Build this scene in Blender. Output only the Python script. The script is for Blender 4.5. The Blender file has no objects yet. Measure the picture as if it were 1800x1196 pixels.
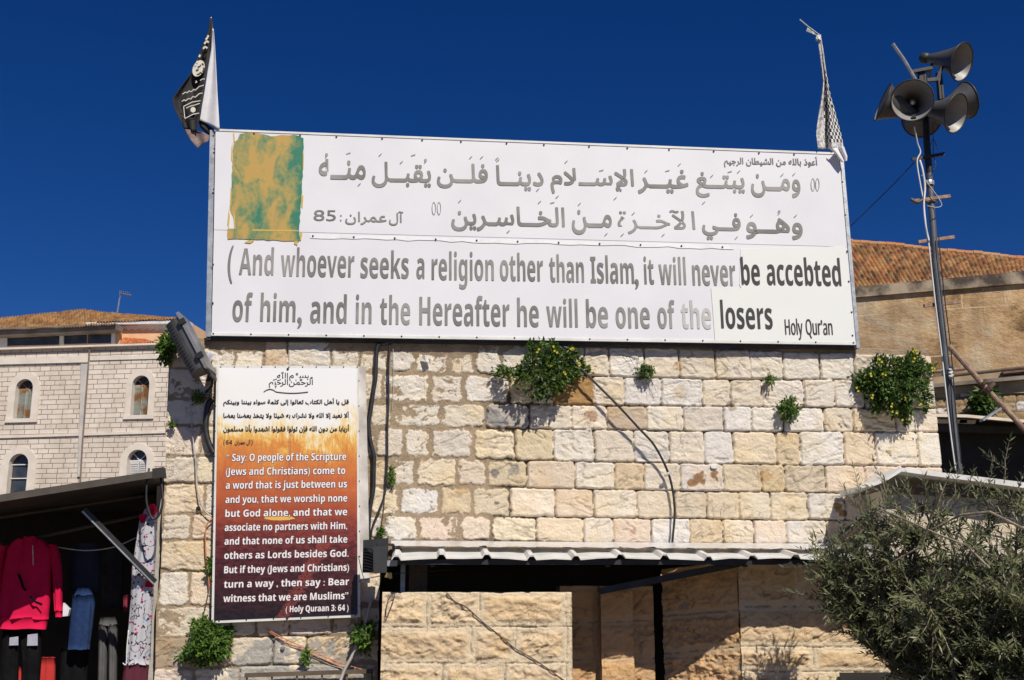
import bpy, math, random
import numpy as np
from mathutils import Vector, Matrix
random.seed(7)
R = math.radians
SC = bpy.context.scene
COL = SC.collection

# ------------------------------------------------------------------ camera
F = 2050.0                                   # focal length in photo pixels (photo is 1800 x 1196)
CAM = Vector((0.0, -10.25, 2.4))
YAW, PITCH = R(4.0), R(13.4)
FWD = Vector((math.sin(YAW)*math.cos(PITCH), math.cos(YAW)*math.cos(PITCH), math.sin(PITCH)))
RIGHT = Vector((math.cos(YAW), -math.sin(YAW), 0))
UP = RIGHT.cross(FWD)
cd = bpy.data.cameras.new('camera'); cam = bpy.data.objects.new('camera', cd); COL.objects.link(cam)
cd.sensor_width = 36; cd.lens = F/1800*36; cd.clip_end = 3000; cd.clip_start = 0.05
cam.matrix_world = Matrix(((RIGHT.x, UP.x, -FWD.x, CAM.x), (RIGHT.y, UP.y, -FWD.y, CAM.y), (RIGHT.z, UP.z, -FWD.z, CAM.z), (0, 0, 0, 1)))
SC.camera = cam

# ------------------------------------------------------------------ sky, sun, exposure
SUN_EL, SUN_AZ = R(46), R(18)                # azimuth: to the right of straight behind the camera
w = bpy.data.worlds.new('World'); SC.world = w; w.use_nodes = True
wn = w.node_tree.nodes; wl = w.node_tree.links
bg = wn['Background']; bg.inputs['Strength'].default_value = 0.07
sky = wn.new('ShaderNodeTexSky'); sky.sky_type = 'NISHITA'; sky.sun_disc = False
sky.sun_elevation = SUN_EL; sky.sun_rotation = math.pi - SUN_AZ
sky.altitude = 2500; sky.air_density = 1.0; sky.dust_density = 0.0; sky.ozone_density = 6.0
hs = wn.new('ShaderNodeHueSaturation'); hs.inputs['Saturation'].default_value = 1.27; hs.inputs['Hue'].default_value = 0.516
hs.inputs['Value'].default_value = 0.84
wl.new(sky.outputs[0], hs.inputs['Color']); wl.new(hs.outputs[0], bg.inputs['Color'])
sl = bpy.data.lights.new('sun', 'SUN'); so = bpy.data.objects.new('sun', sl); COL.objects.link(so)
sl.energy = 4.9; sl.angle = R(0.53); sl.color = (1.0, 0.93, 0.82)
SUNDIR = Vector((math.sin(SUN_AZ)*math.cos(SUN_EL), -math.cos(SUN_AZ)*math.cos(SUN_EL), math.sin(SUN_EL)))
so.rotation_euler = SUNDIR.to_track_quat('Z', 'Y').to_euler(); so.location = (6, -14, 14)
SC.view_settings.view_transform = 'Standard'; SC.view_settings.look = 'None'
SC.view_settings.gamma = 1; SC.view_settings.exposure = 0.0

# ------------------------------------------------------------------ pixel rays and planes
def ray(px, py): return FWD*F + RIGHT*(px-900) - UP*(py-598)
class Plane:
    """vertical plane through o with horizontal direction u; n points to the viewer"""
    def __init__(s, o, ang=0.0):
        s.o = Vector(o); s.u = Vector((math.cos(ang), -math.sin(ang), 0)); s.n = s.u.cross(Vector((0, 0, 1)))
    def at(s, px, py, h=0.0):
        d = ray(px, py); q = s.o + s.n*h
        return CAM + d*((q-CAM).dot(s.n)/d.dot(s.n))
    def uv(s, px, py, h=0.0):
        p = s.at(px, py, h) - s.o
        return p.dot(s.u), p.z
    def pt(s, u, v, h=0.0): return s.o + s.u*u + Vector((0, 0, v)) + s.n*h
def P(px, py, y): return Plane((0, y, 0)).at(px, py)
def pxm(y): return F/((y-CAM.y)*1.0)         # photo pixels per metre near that depth

# ------------------------------------------------------------------ numpy noise
def _h(ix, iy, s):
    n = (ix.astype(np.int64)*374761393 + iy.astype(np.int64)*668265263 + s*1442695041) & 0x7fffffff
    n = ((n ^ (n >> 13))*1274126177) & 0x7fffffff
    n = ((n ^ (n >> 16))*2246822519) & 0x7fffffff
    return ((n ^ (n >> 15)) & 0xffff)/65535.0
def vnoise(x, y, s=0):
    x = np.asarray(x, float); y = np.asarray(y, float)
    ix = np.floor(x); iy = np.floor(y); fx = x-ix; fy = y-iy
    fx = fx*fx*fx*(fx*(fx*6-15)+10); fy = fy*fy*fy*(fy*(fy*6-15)+10)
    a = _h(ix, iy, s); b = _h(ix+1, iy, s); c = _h(ix, iy+1, s); d = _h(ix+1, iy+1, s)
    return (a+(b-a)*fx + (c-a)*fy + (a-b-c+d)*fx*fy)*2-1
def fbm(x, y, s=0, o=4):
    r = 0; a = 0.5
    for i in range(o):
        r = r + a*vnoise(x+i*17.3, y-i*9.1, s+i*31); x = x*2.03; y = y*2.03; a *= 0.5
    return r
def sstep(a, b, x):
    t = np.clip((x-a)/(b-a), 0, 1); return t*t*(3-2*t)

# ------------------------------------------------------------------ materials
def nmat(name):
    m = bpy.data.materials.new(name); m.use_nodes = True
    return m, m.node_tree.nodes, m.node_tree.links, m.node_tree.nodes['Principled BSDF']
def N(ns, t, **kw):
    n = ns.new(t)
    for k, v in kw.items():
        if k in n.inputs.keys() if hasattr(n.inputs, 'keys') else False: n.inputs[k].default_value = v
        else: setattr(n, k, v)
    return n
def c4(c): return (c[0], c[1], c[2], 1)
def noise(ns, ls, scale, detail=4, rough=.55, vec=None, dist=0):
    n = ns.new('ShaderNodeTexNoise'); n.inputs['Scale'].default_value = scale; n.inputs['Detail'].default_value = detail
    n.inputs['Roughness'].default_value = rough; n.inputs['Distortion'].default_value = dist
    if vec: ls.new(vec, n.inputs['Vector'])
    return n.outputs['Fac']
def ramp(ns, ls, fac, stops):
    r = ns.new('ShaderNodeValToRGB'); e = r.color_ramp.elements
    while len(e) < len(stops): e.new(0.5)
    for k, (p, c) in enumerate(stops): e[k].position = p; e[k].color = c4(c) if len(c) == 3 else c
    ls.new(fac, r.inputs['Fac']); return r.outputs['Color']
def mixc(ns, ls, fac, a, b, mode='MIX'):
    m = ns.new('ShaderNodeMix'); m.data_type = 'RGBA'; m.blend_type = mode
    for s, v in ((0, fac), (6, a), (7, b)):
        if hasattr(v, 'is_linked'): ls.new(v, m.inputs[s])
        elif isinstance(v, (int, float)): m.inputs[s].default_value = v
        else: m.inputs[s].default_value = c4(v)
    return m.outputs[2]
def math_(ns, ls, op, a, b=0.0, clamp=False):
    m = ns.new('ShaderNodeMath'); m.operation = op; m.use_clamp = clamp
    for s, v in ((0, a), (1, b)):
        if hasattr(v, 'is_linked'): ls.new(v, m.inputs[s])
        else: m.inputs[s].default_value = v
    return m.outputs[0]
def bump(ns, ls, pb, h, strength=.4, dist=.01):
    b = ns.new('ShaderNodeBump'); b.inputs['Strength'].default_value = strength; b.inputs['Distance'].default_value = dist
    ls.new(h, b.inputs['Height']); ls.new(b.outputs[0], pb.inputs['Normal'])
def objco(ns): return ns.new('ShaderNodeTexCoord').outputs['Object']
def pmat(name, c1, c2=None, scale=6, rough=.6, metal=0.0, bs=0, bstr=.3, lo=.35, hi=.65, spec=.5):
    m, ns, ls, pb = nmat(name)
    pb.inputs['Roughness'].default_value = rough; pb.inputs['Metallic'].default_value = metal
    pb.inputs['Specular IOR Level'].default_value = spec
    co = objco(ns)
    c2 = c2 or tuple(x*.78 for x in c1)
    ls.new(ramp(ns, ls, noise(ns, ls, scale, vec=co), [(lo, c1), (hi, c2)]), pb.inputs['Base Color'])
    if bs: bump(ns, ls, pb, noise(ns, ls, bs, 5, vec=co), bstr)
    return m
def stone_mat(name, var=.20, bs=55, bstr=.75, rough=.9, crack=5.5):
    m, ns, ls, pb = nmat(name); pb.inputs['Roughness'].default_value = rough; pb.inputs['Specular IOR Level'].default_value = .2
    a = ns.new('ShaderNodeAttribute'); a.attribute_name = 'tint'
    co = objco(ns)
    n1 = noise(ns, ls, 9, 6, .65, co); n2 = noise(ns, ls, 60, 4, .6, co)
    f = math_(ns, ls, 'ADD', math_(ns, ls, 'MULTIPLY', n1, var*1.4), math_(ns, ls, 'MULTIPLY', n2, var))
    f = math_(ns, ls, 'ADD', f, 1-var*1.2)
    ck = math_(ns, ls, 'ABSOLUTE', math_(ns, ls, 'ADD', noise(ns, ls, crack, 4, .55, co, .8), -.5))
    ck = math_(ns, ls, 'MULTIPLY', math_(ns, ls, 'SUBTRACT', 1.0, math_(ns, ls, 'DIVIDE', ck, .008), True), math_(ns, ls, 'MULTIPLY', math_(ns, ls, 'ADD', noise(ns, ls, crack*.45, 2, .5, co), -.54), 8.0, True))
    f = math_(ns, ls, 'SUBTRACT', f, math_(ns, ls, 'MULTIPLY', ck, .32))
    cc = ns.new('ShaderNodeCombineColor')
    for i in range(3): ls.new(f, cc.inputs[i])
    ls.new(mixc(ns, ls, 1.0, a.outputs['Color'], cc.outputs[0], 'MULTIPLY'), pb.inputs['Base Color'])
    bump(ns, ls, pb, math_(ns, ls, 'ADD', noise(ns, ls, bs, 6, .75, co), math_(ns, ls, 'SUBTRACT', math_(ns, ls, 'MULTIPLY', noise(ns, ls, bs*.3, 5, .7, co, .6), 1.6), math_(ns, ls, 'MULTIPLY', ck, 1.2))), bstr, .016)
    return m
def leaf_mat(name, dark, light, rough=.5, under=None):
    m, ns, ls, pb = nmat(name); pb.inputs['Roughness'].default_value = rough
    a = ns.new('ShaderNodeAttribute'); a.attribute_name = 'rnd'
    c = ramp(ns, ls, a.outputs['Fac'], [(0, dark), (1, light)])
    if under:
        g = ns.new('ShaderNodeNewGeometry'); c = mixc(ns, ls, g.outputs['Backfacing'], c, under)
    ls.new(c, pb.inputs['Base Color'])
    pb.inputs['Specular IOR Level'].default_value = .35
    t = ns.new('ShaderNodeBsdfTranslucent'); ls.new(c, t.inputs['Color'])
    mx = ns.new('ShaderNodeMixShader'); mx.inputs[0].default_value = .22
    ls.new(pb.outputs[0], mx.inputs[1]); ls.new(t.outputs[0], mx.inputs[2])
    ls.new(mx.outputs[0], ns['Material Output'].inputs['Surface'])
    return m

M = {}
M['stone'] = stone_mat('cream_limestone')
M['stone_rough'] = stone_mat('rock_faced_sandstone', .3, 40, .7)
M['far_stone'] = stone_mat('far_stone', .3, 8, .6)
M['tile'] = stone_mat('clay_roof_tile', .3, 20, .3, crack=.01)
M['white_panel'] = pmat('white_sheet_panel', (.74, .745, .78), (.69, .69, .725), 1.3, .35, 0, 1.2, .05)
M['patch_panel'] = pmat('greenish_white_panel', (.745, .765, .735), (.725, .745, .715), 2, .4)
M['galv'] = pmat('galvanised_steel', (.46, .48, .50), (.28, .30, .32), 14, .45, .6, 60, .1)
M['dark_steel'] = pmat('dark_steel', (.035, .034, .034), (.02, .02, .021), 8, .5, .3)
M['black_plastic'] = pmat('black_plastic', (.022, .022, .024), (.012, .012, .013), 10, .5)
M['cable'] = pmat('black_cable', (.015, .015, .016), (.028, .028, .03), 20, .45)
M['wire_grey'] = pmat('pale_wire', (.55, .53, .50), (.36, .34, .32), 9, .6)
M['wire_orange'] = pmat('orange_wire', (.62, .22, .09), (.45, .17, .08), 9, .6)
M['wire_brown'] = pmat('thin_brown_wire', (.12, .09, .07), (.07, .05, .04), 9, .6)
M['rust'] = pmat('rusty_pipe', (.38, .27, .20), (.22, .13, .09), 22, .8, .1, 90, .3)
M['horn'] = pmat('grey_painted_aluminium', (.10, .098, .10), (.07, .069, .07), 7, .45, .2)
M['horn_in'] = pmat('brightened_mouth_aluminium', (.31, .30, .285), (.25, .24, .235), 9, .5, .1)  # paler than the bell, painting in the glossy brightness inside the mouth
M['horn_rim'] = pmat('dark_rim', (.035, .035, .036), (.02, .02, .02), 7, .5)
M['chrome'] = pmat('polished_cap', (.75, .74, .70), (.6, .58, .55), 7, .2, .9)
M['mast'] = pmat('grey_mast_paint', (.125, .135, .15), (.085, .09, .10), 5, .5, .2, 50, .1)
M['sheet'] = pmat('pale_sheet_metal', (.74, .74, .72), (.60, .59, .56), 5, .4, .0, 30, .06)
M['foil'] = pmat('aluminium_flashing', (.85, .86, .88), (.70, .72, .75), 18, .3, .55, 22, .5)
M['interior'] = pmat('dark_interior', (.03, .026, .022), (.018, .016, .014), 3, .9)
M['brown_wood'] = pmat('brown_boards', (.13, .095, .065), (.08, .06, .04), 7, .8)
M['render_grey'] = pmat('grey_render', (.47, .44, .39), (.36, .33, .29), 6, .9, 0, 40, .4)
M['cream_render'] = pmat('cream_render', (.70, .62, .50), (.60, .52, .41), 5, .9, 0, 40, .3)
M['awning_dark'] = pmat('dark_awning', (.035, .03, .027), (.02, .018, .016), 4, .7)
M['awning_edge'] = pmat('brown_fascia', (.075, .06, .048), (.05, .04, .033), 8, .6)
M['twig'] = pmat('olive_bark', (.33, .27, .20), (.17, .135, .10), 14, .85, 0, 60, .4)
M['stem'] = pmat('green_stem', (.10, .14, .05), (.14, .12, .06), 14, .8)
M['olive_leaf'] = leaf_mat('olive_leaf', (.030, .046, .018), (.225, .24, .11), .4, (.20, .22, .16))
M['bush_leaf'] = leaf_mat('wall_plant_leaf', (.018, .048, .010), (.11, .19, .03), .5)
M['bush_bright'] = leaf_mat('bright_leaf', (.03, .085, .014), (.14, .25, .035), .5)
M['yellow'] = pmat('yellow_petal', (.60, .52, .035), (.48, .38, .02), 20, .6)
M['white_cloth'] = pmat('white_cloth', (.70, .70, .72), (.60, .60, .63), 9, .85)
M['ground'] = pmat('stone_paving', (.165, .125, .085), (.11, .085, .06), 1.2, .9, 0, 20, .3)
M['glass'] = pmat('dark_glass', (.025, .03, .04), (.05, .06, .075), 1.5, .12)
M['white_paint'] = pmat('white_paint', (.72, .72, .70), (.60, .60, .57), 5, .5)
M['peach'] = pmat('peach_render', (.72, .47, .28), (.64, .40, .23), 2, .9)
M['ring_text'] = pmat('faded_print_outline', (.20, .19, .185), (.30, .29, .28), 5, .5)
M['grey_text'] = pmat('worn_grey_lettering', (.15, .14, .135), (.29, .275, .265), 2.4, .5, lo=.4, hi=.66)
M['pale_text'] = pmat('faded_grey_lettering', (.36, .35, .345), (.55, .54, .53), 2.6, .5)
M['black_text'] = pmat('black_lettering', (.018, .018, .018), (.03, .03, .03), 5, .5)
M['white_text'] = pmat('white_lettering', (.82, .79, .78), (.78, .75, .74), 5, .5)
M['text_shadow'] = pmat('purple_outline', (.07, .03, .06), (.11, .05, .08), 5, .6)

# ------------------------------------------------------------------ mesh builder and scene bookkeeping
class MB:
    def __init__(s): s.v = []; s.f = []; s.mi = []; s.rnd = []; s.uvs = {}
    def add(s, vs, fs, mi=0, rnd=None):
        b = len(s.v); s.v += [tuple(p) for p in vs]
        s.f += [tuple(i+b for i in f) for f in fs]; s.mi += [mi]*len(fs)
        if rnd is not None: s.rnd += [rnd]*len(vs)
        return b
    def box(s, c, ax, ay, az, mi=0):
        c, ax, ay, az = Vector(c), Vector(ax), Vector(ay), Vector(az)
        vs = [c+ax*i+ay*j+az*k for i in (-1, 1) for j in (-1, 1) for k in (-1, 1)]
        s.add(vs, [(0, 1, 3, 2), (4, 6, 7, 5), (0, 4, 5, 1), (2, 3, 7, 6), (0, 2, 6, 4), (1, 5, 7, 3)], mi)
    def bbox(s, x0, x1, y0, y1, z0, z1, mi=0):
        s.box(((x0+x1)/2, (y0+y1)/2, (z0+z1)/2), ((x1-x0)/2, 0, 0), (0, (y1-y0)/2, 0), (0, 0, (z1-z0)/2), mi)
    def slab(s, pts, t, mi=0):
        """polygon pts (3-D) thickened by vector t"""
        n = len(pts); a = [Vector(p) for p in pts]; b = [p+Vector(t) for p in a]
        fs = [tuple(range(n)), tuple(range(2*n-1, n-1, -1))]
        fs += [(i, n+i, n+(i+1) % n, (i+1) % n) for i in range(n)]
        s.add(a+b, fs, mi)
    def tube(s, pts, r, n=8, mi=0, caps=True):
        pts = [Vector(p) for p in pts]; m = len(pts)
        rs = r if isinstance(r, (list, tuple)) else [r]*m
        t0 = (pts[1]-pts[0]).normalized()
        a = t0.orthogonal().normalized(); vs = []
        for i, p in enumerate(pts):
            t = (pts[min(i+1, m-1)]-pts[max(i-1, 0)]).normalized()
            a = (a - t*a.dot(t)).normalized(); b = t.cross(a)
            vs += [p + (a*math.cos(k*2*math.pi/n)+b*math.sin(k*2*math.pi/n))*rs[i] for k in range(n)]
        fs = [(i*n+k, i*n+(k+1) % n, (i+1)*n+(k+1) % n, (i+1)*n+k) for i in range(m-1) for k in range(n)]
        if caps: fs += [tuple(range(n-1, -1, -1)), tuple(range((m-1)*n, m*n))]
        s.add(vs, fs, mi)
    def bar(s, a, b, w, d, mi=0, upv=(0, 0, 1)):
        a, b = Vector(a), Vector(b); t = (b-a); L = t.length; t.normalize()
        x = t.cross(Vector(upv)).normalized(); y = x.cross(t)
        s.box((a+b)/2, t*L/2, x*w/2, y*d/2, mi)
    def lathe(s, c, axis, prof, n=40, mi=0):
        """prof = [(distance along axis, radius)]"""
        axis = Vector(axis).normalized(); a = axis.orthogonal().normalized(); b = axis.cross(a); c = Vector(c)
        vs = [c+axis*d+(a*math.cos(k*2*math.pi/n)+b*math.sin(k*2*math.pi/n))*r for d, r in prof for k in range(n)]
        m = len(prof)
        fs = [(i*n+k, i*n+(k+1) % n, (i+1)*n+(k+1) % n, (i+1)*n+k) for i in range(m-1) for k in range(n)]
        s.add(vs, fs, mi)
    def disc(s, c, axis, r, n=10, mi=0):
        axis = Vector(axis).normalized(); a = axis.orthogonal().normalized(); b = axis.cross(a); c = Vector(c)
        s.add([c+(a*math.cos(k*2*math.pi/n)+b*math.sin(k*2*math.pi/n))*r for k in range(n)], [tuple(range(n))], mi)
    def leaf(s, p, d, nrm, L, W, rnd, fold=.18):
        d = d.normalized(); sd = d.cross(nrm)
        if sd.length < 1e-4: sd = d.orthogonal()
        sd.normalize(); nn = sd.cross(d)
        s.add([p, p+d*L*.45+sd*W*.5+nn*W*fold, p+d*L, p+d*L*.45-sd*W*.5+nn*W*fold], [(0, 1, 2), (0, 2, 3)], 0, rnd)

ORG = {}
def link(name, mesh, parent, mats, base, smooth):
    o = bpy.data.objects.new(name, mesh); COL.objects.link(o)
    for m in mats: mesh.materials.append(m)
    if parent is not None: o.parent = parent; ORG[o.name] = ORG[parent.name]
    else: o.location = base; ORG[o.name] = Vector(base)
    if smooth: mesh.shade_smooth()
    return o
def obj(name, mb, mat, parent=None, base=None, smooth=False):
    mats = mat if isinstance(mat, (list, tuple)) else [mat]
    base = ORG[parent.name] if parent is not None else Vector(base if base is not None else (0, 0, 0))
    me = bpy.data.meshes.new(name)
    me.from_pydata([(p[0]-base.x, p[1]-base.y, p[2]-base.z) for p in mb.v], [], mb.f)
    if len(mats) > 1: me.polygons.foreach_set('material_index', mb.mi)
    if mb.rnd and len(mb.rnd) == len(mb.v):
        a = me.attributes.new('rnd', 'FLOAT', 'POINT'); a.data.foreach_set('value', mb.rnd)
    me.validate(); me.update()
    return link(name, me, parent, mats, base, smooth)
def npobj(name, V, Q, mat, parent=None, base=None, tint=None, smooth=True):
    """numpy mesh: V (n,3), Q (m,4)"""
    base = ORG[parent.name] if parent is not None else Vector(base if base is not None else (0, 0, 0))
    me = bpy.data.meshes.new(name); n, m = len(V), len(Q)
    me.vertices.add(n); me.vertices.foreach_set('co', (V-np.array(base)).astype(np.float32).ravel())
    me.loops.add(m*4); me.loops.foreach_set('vertex_index', Q.astype(np.int32).ravel())
    me.polygons.add(m); me.polygons.foreach_set('loop_start', np.arange(0, m*4, 4, dtype=np.int32))
    me.polygons.foreach_set('loop_total', np.full(m, 4, np.int32))
    if tint is not None:
        a = me.color_attributes.new('tint', 'FLOAT_COLOR', 'POINT')
        a.data.foreach_set('color', np.concatenate([tint, np.ones((n, 1))], 1).astype(np.float32).ravel())
    me.update(calc_edges=True); me.validate()
    return link(name, me, parent, [mat], base, smooth)
def tag(o, label, cat, group=None):
    o['label'] = label; o['category'] = cat
    if group: o['group'] = group
    return o
def thing(name, label, cat, loc, group=None):
    o = bpy.data.objects.new(name, None); COL.objects.link(o); o.location = loc; o.empty_display_size = .1
    ORG[o.name] = Vector(loc); return tag(o, label, cat, group)

# ------------------------------------------------------------------ lettering
GL = {}
def glyphs(text, res=4):
    if text in GL: return GL[text]
    c = bpy.data.curves.new('t', 'FONT'); c.body = text; c.resolution_u = res
    o = bpy.data.objects.new('t', c); COL.objects.link(o); bpy.context.view_layer.update()
    me = o.to_mesh(); V = np.zeros(len(me.vertices)*3); me.vertices.foreach_get('co', V); V = V.reshape(-1, 3)[:, :2].copy()
    T = [tuple(p.vertices) for p in me.polygons]; o.to_mesh_clear()
    bpy.data.objects.remove(o); bpy.data.curves.remove(c)
    GL[text] = (V, T); return GL[text]
def bold(s):
    r = ''
    for ch in s:
        if 'A' <= ch <= 'Z': r += chr(0x1D5D4+ord(ch)-65)
        elif 'a' <= ch <= 'z': r += chr(0x1D5EE+ord(ch)-97)
        elif '0' <= ch <= '9': r += chr(0x1D7EC+ord(ch)-48)
        else: r += ch
    return r
def sans(s):
    r = ''
    for ch in s:
        if 'A' <= ch <= 'Z': r += chr(0x1D5A0+ord(ch)-65)
        elif 'a' <= ch <= 'z': r += chr(0x1D5BA+ord(ch)-97)
        elif '0' <= ch <= '9': r += chr(0x1D7E2+ord(ch)-48)
        else: r += ch
    return r
# Arabic joining: isolated-form base code; D = joins both sides, R = joins the letter before only
AF = {'ا': (0xFE8D, 'R'), 'أ': (0xFE83, 'R'), 'إ': (0xFE87, 'R'), 'آ': (0xFE81, 'R'), 'ب': (0xFE8F, 'D'), 'ة': (0xFE93, 'R'), 'ت': (0xFE95, 'D'),
      'ث': (0xFE99, 'D'), 'ج': (0xFE9D, 'D'), 'ح': (0xFEA1, 'D'), 'خ': (0xFEA5, 'D'), 'د': (0xFEA9, 'R'), 'ذ': (0xFEAB, 'R'), 'ر': (0xFEAD, 'R'),
      'ز': (0xFEAF, 'R'), 'س': (0xFEB1, 'D'), 'ش': (0xFEB5, 'D'), 'ص': (0xFEB9, 'D'), 'ض': (0xFEBD, 'D'), 'ط': (0xFEC1, 'D'), 'ع': (0xFEC9, 'D'),
      'غ': (0xFECD, 'D'), 'ف': (0xFED1, 'D'), 'ق': (0xFED5, 'D'), 'ك': (0xFED9, 'D'), 'ل': (0xFEDD, 'D'), 'م': (0xFEE1, 'D'), 'ن': (0xFEE5, 'D'),
      'ه': (0xFEE9, 'D'), 'و': (0xFEED, 'R'), 'ى': (0xFEEF, 'R'), 'ي': (0xFEF1, 'D'), 'ئ': (0xFE89, 'D'), 'ء': (0xFE80, 'U'), 'ـ': (0x640, 'T')}
LIG = {'ا': 0xFEFB, 'أ': 0xFEF7, 'إ': 0xFEF9, 'آ': 0xFEF5}
def arabic(s):
    out = []
    for wd in s.split(' '):
        r = ''; i = 0; n = len(wd)
        while i < n:
            ch = wd[i]
            if ch not in AF: r = ch + r if not ch.isdigit() else r + ch if (r and r[-1].isdigit()) else ch + r; i += 1; continue
            pj = i > 0 and wd[i-1] in AF and AF[wd[i-1]][1] in 'DT'
            if ch == 'ل' and i+1 < n and wd[i+1] in LIG:
                r = chr(LIG[wd[i+1]]+(1 if pj else 0)) + r; i += 2; continue
            code, k = AF[ch]
            nj = i+1 < n and wd[i+1] in AF and AF[wd[i+1]][1] != 'U'
            if k == 'T': g = code
            elif k == 'U': g = code
            elif k == 'R': g = code+(1 if pj else 0)
            else: g = code + (3 if pj and nj else 1 if pj else 2 if nj else 0)
            r = chr(g) + r; i += 1
        out.insert(0, r)
    return ' '.join(out)
def lean(px): return (px-790)/8700.0
def put_text(mb, text, x0, x1, yb, top, pl, slope=0.0, asc=None, h=.0022, copies=((0, 0),), mi=0, fity=None):
    """fit text between photo columns x0..x1 on baseline yb (at the middle), ascender top at 'top'"""
    V, T = glyphs(text)
    gx0, gx1 = V[:, 0].min(), V[:, 0].max()
    if fity: ya, yb2 = fity; sy = (yb2-ya)/(V[:, 1].max()-V[:, 1].min()); off = yb2 + V[:, 1].min()*sy   # fit whole height
    else: a = asc or V[:, 1].max(); sy = (yb-top)/a; off = yb
    xm = (x0+x1)/2
    X = x0+(V[:, 0]-gx0)*(x1-x0)/(gx1-gx0)
    par = list(range(len(V)))                    # loose pieces (single letters) get their own film height
    def root(i):
        while par[i] != i: par[i] = par[par[i]]; i = par[i]
        return i
    for t in T:
        r0 = root(t[0])
        for i in t[1:]: par[root(i)] = r0
    ids = {}
    film = [(ids.setdefault(root(i), len(ids)) % 5)*.0001 for i in range(len(V))]
    for k, (dx, dy) in enumerate(copies):
        vs = []
        for x, g, fl in zip(X, V[:, 1], film):
            py = off - g*sy + slope*(x-xm); px = x - lean(x)*g*sy
            vs.append(pl.at(px+dx, py+dy, h+k*.0005+fl))
        mb.add(vs, T, mi)

# ================================================================== GROUND
gb = MB(); gb.add([(-900, -300, 0), (900, -300, 0), (900, 1500, 0), (-900, 1500, 0)], [(0, 1, 2, 3)])
go = obj('ground', gb, M['ground']); go['kind'] = 'structure'

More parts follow.
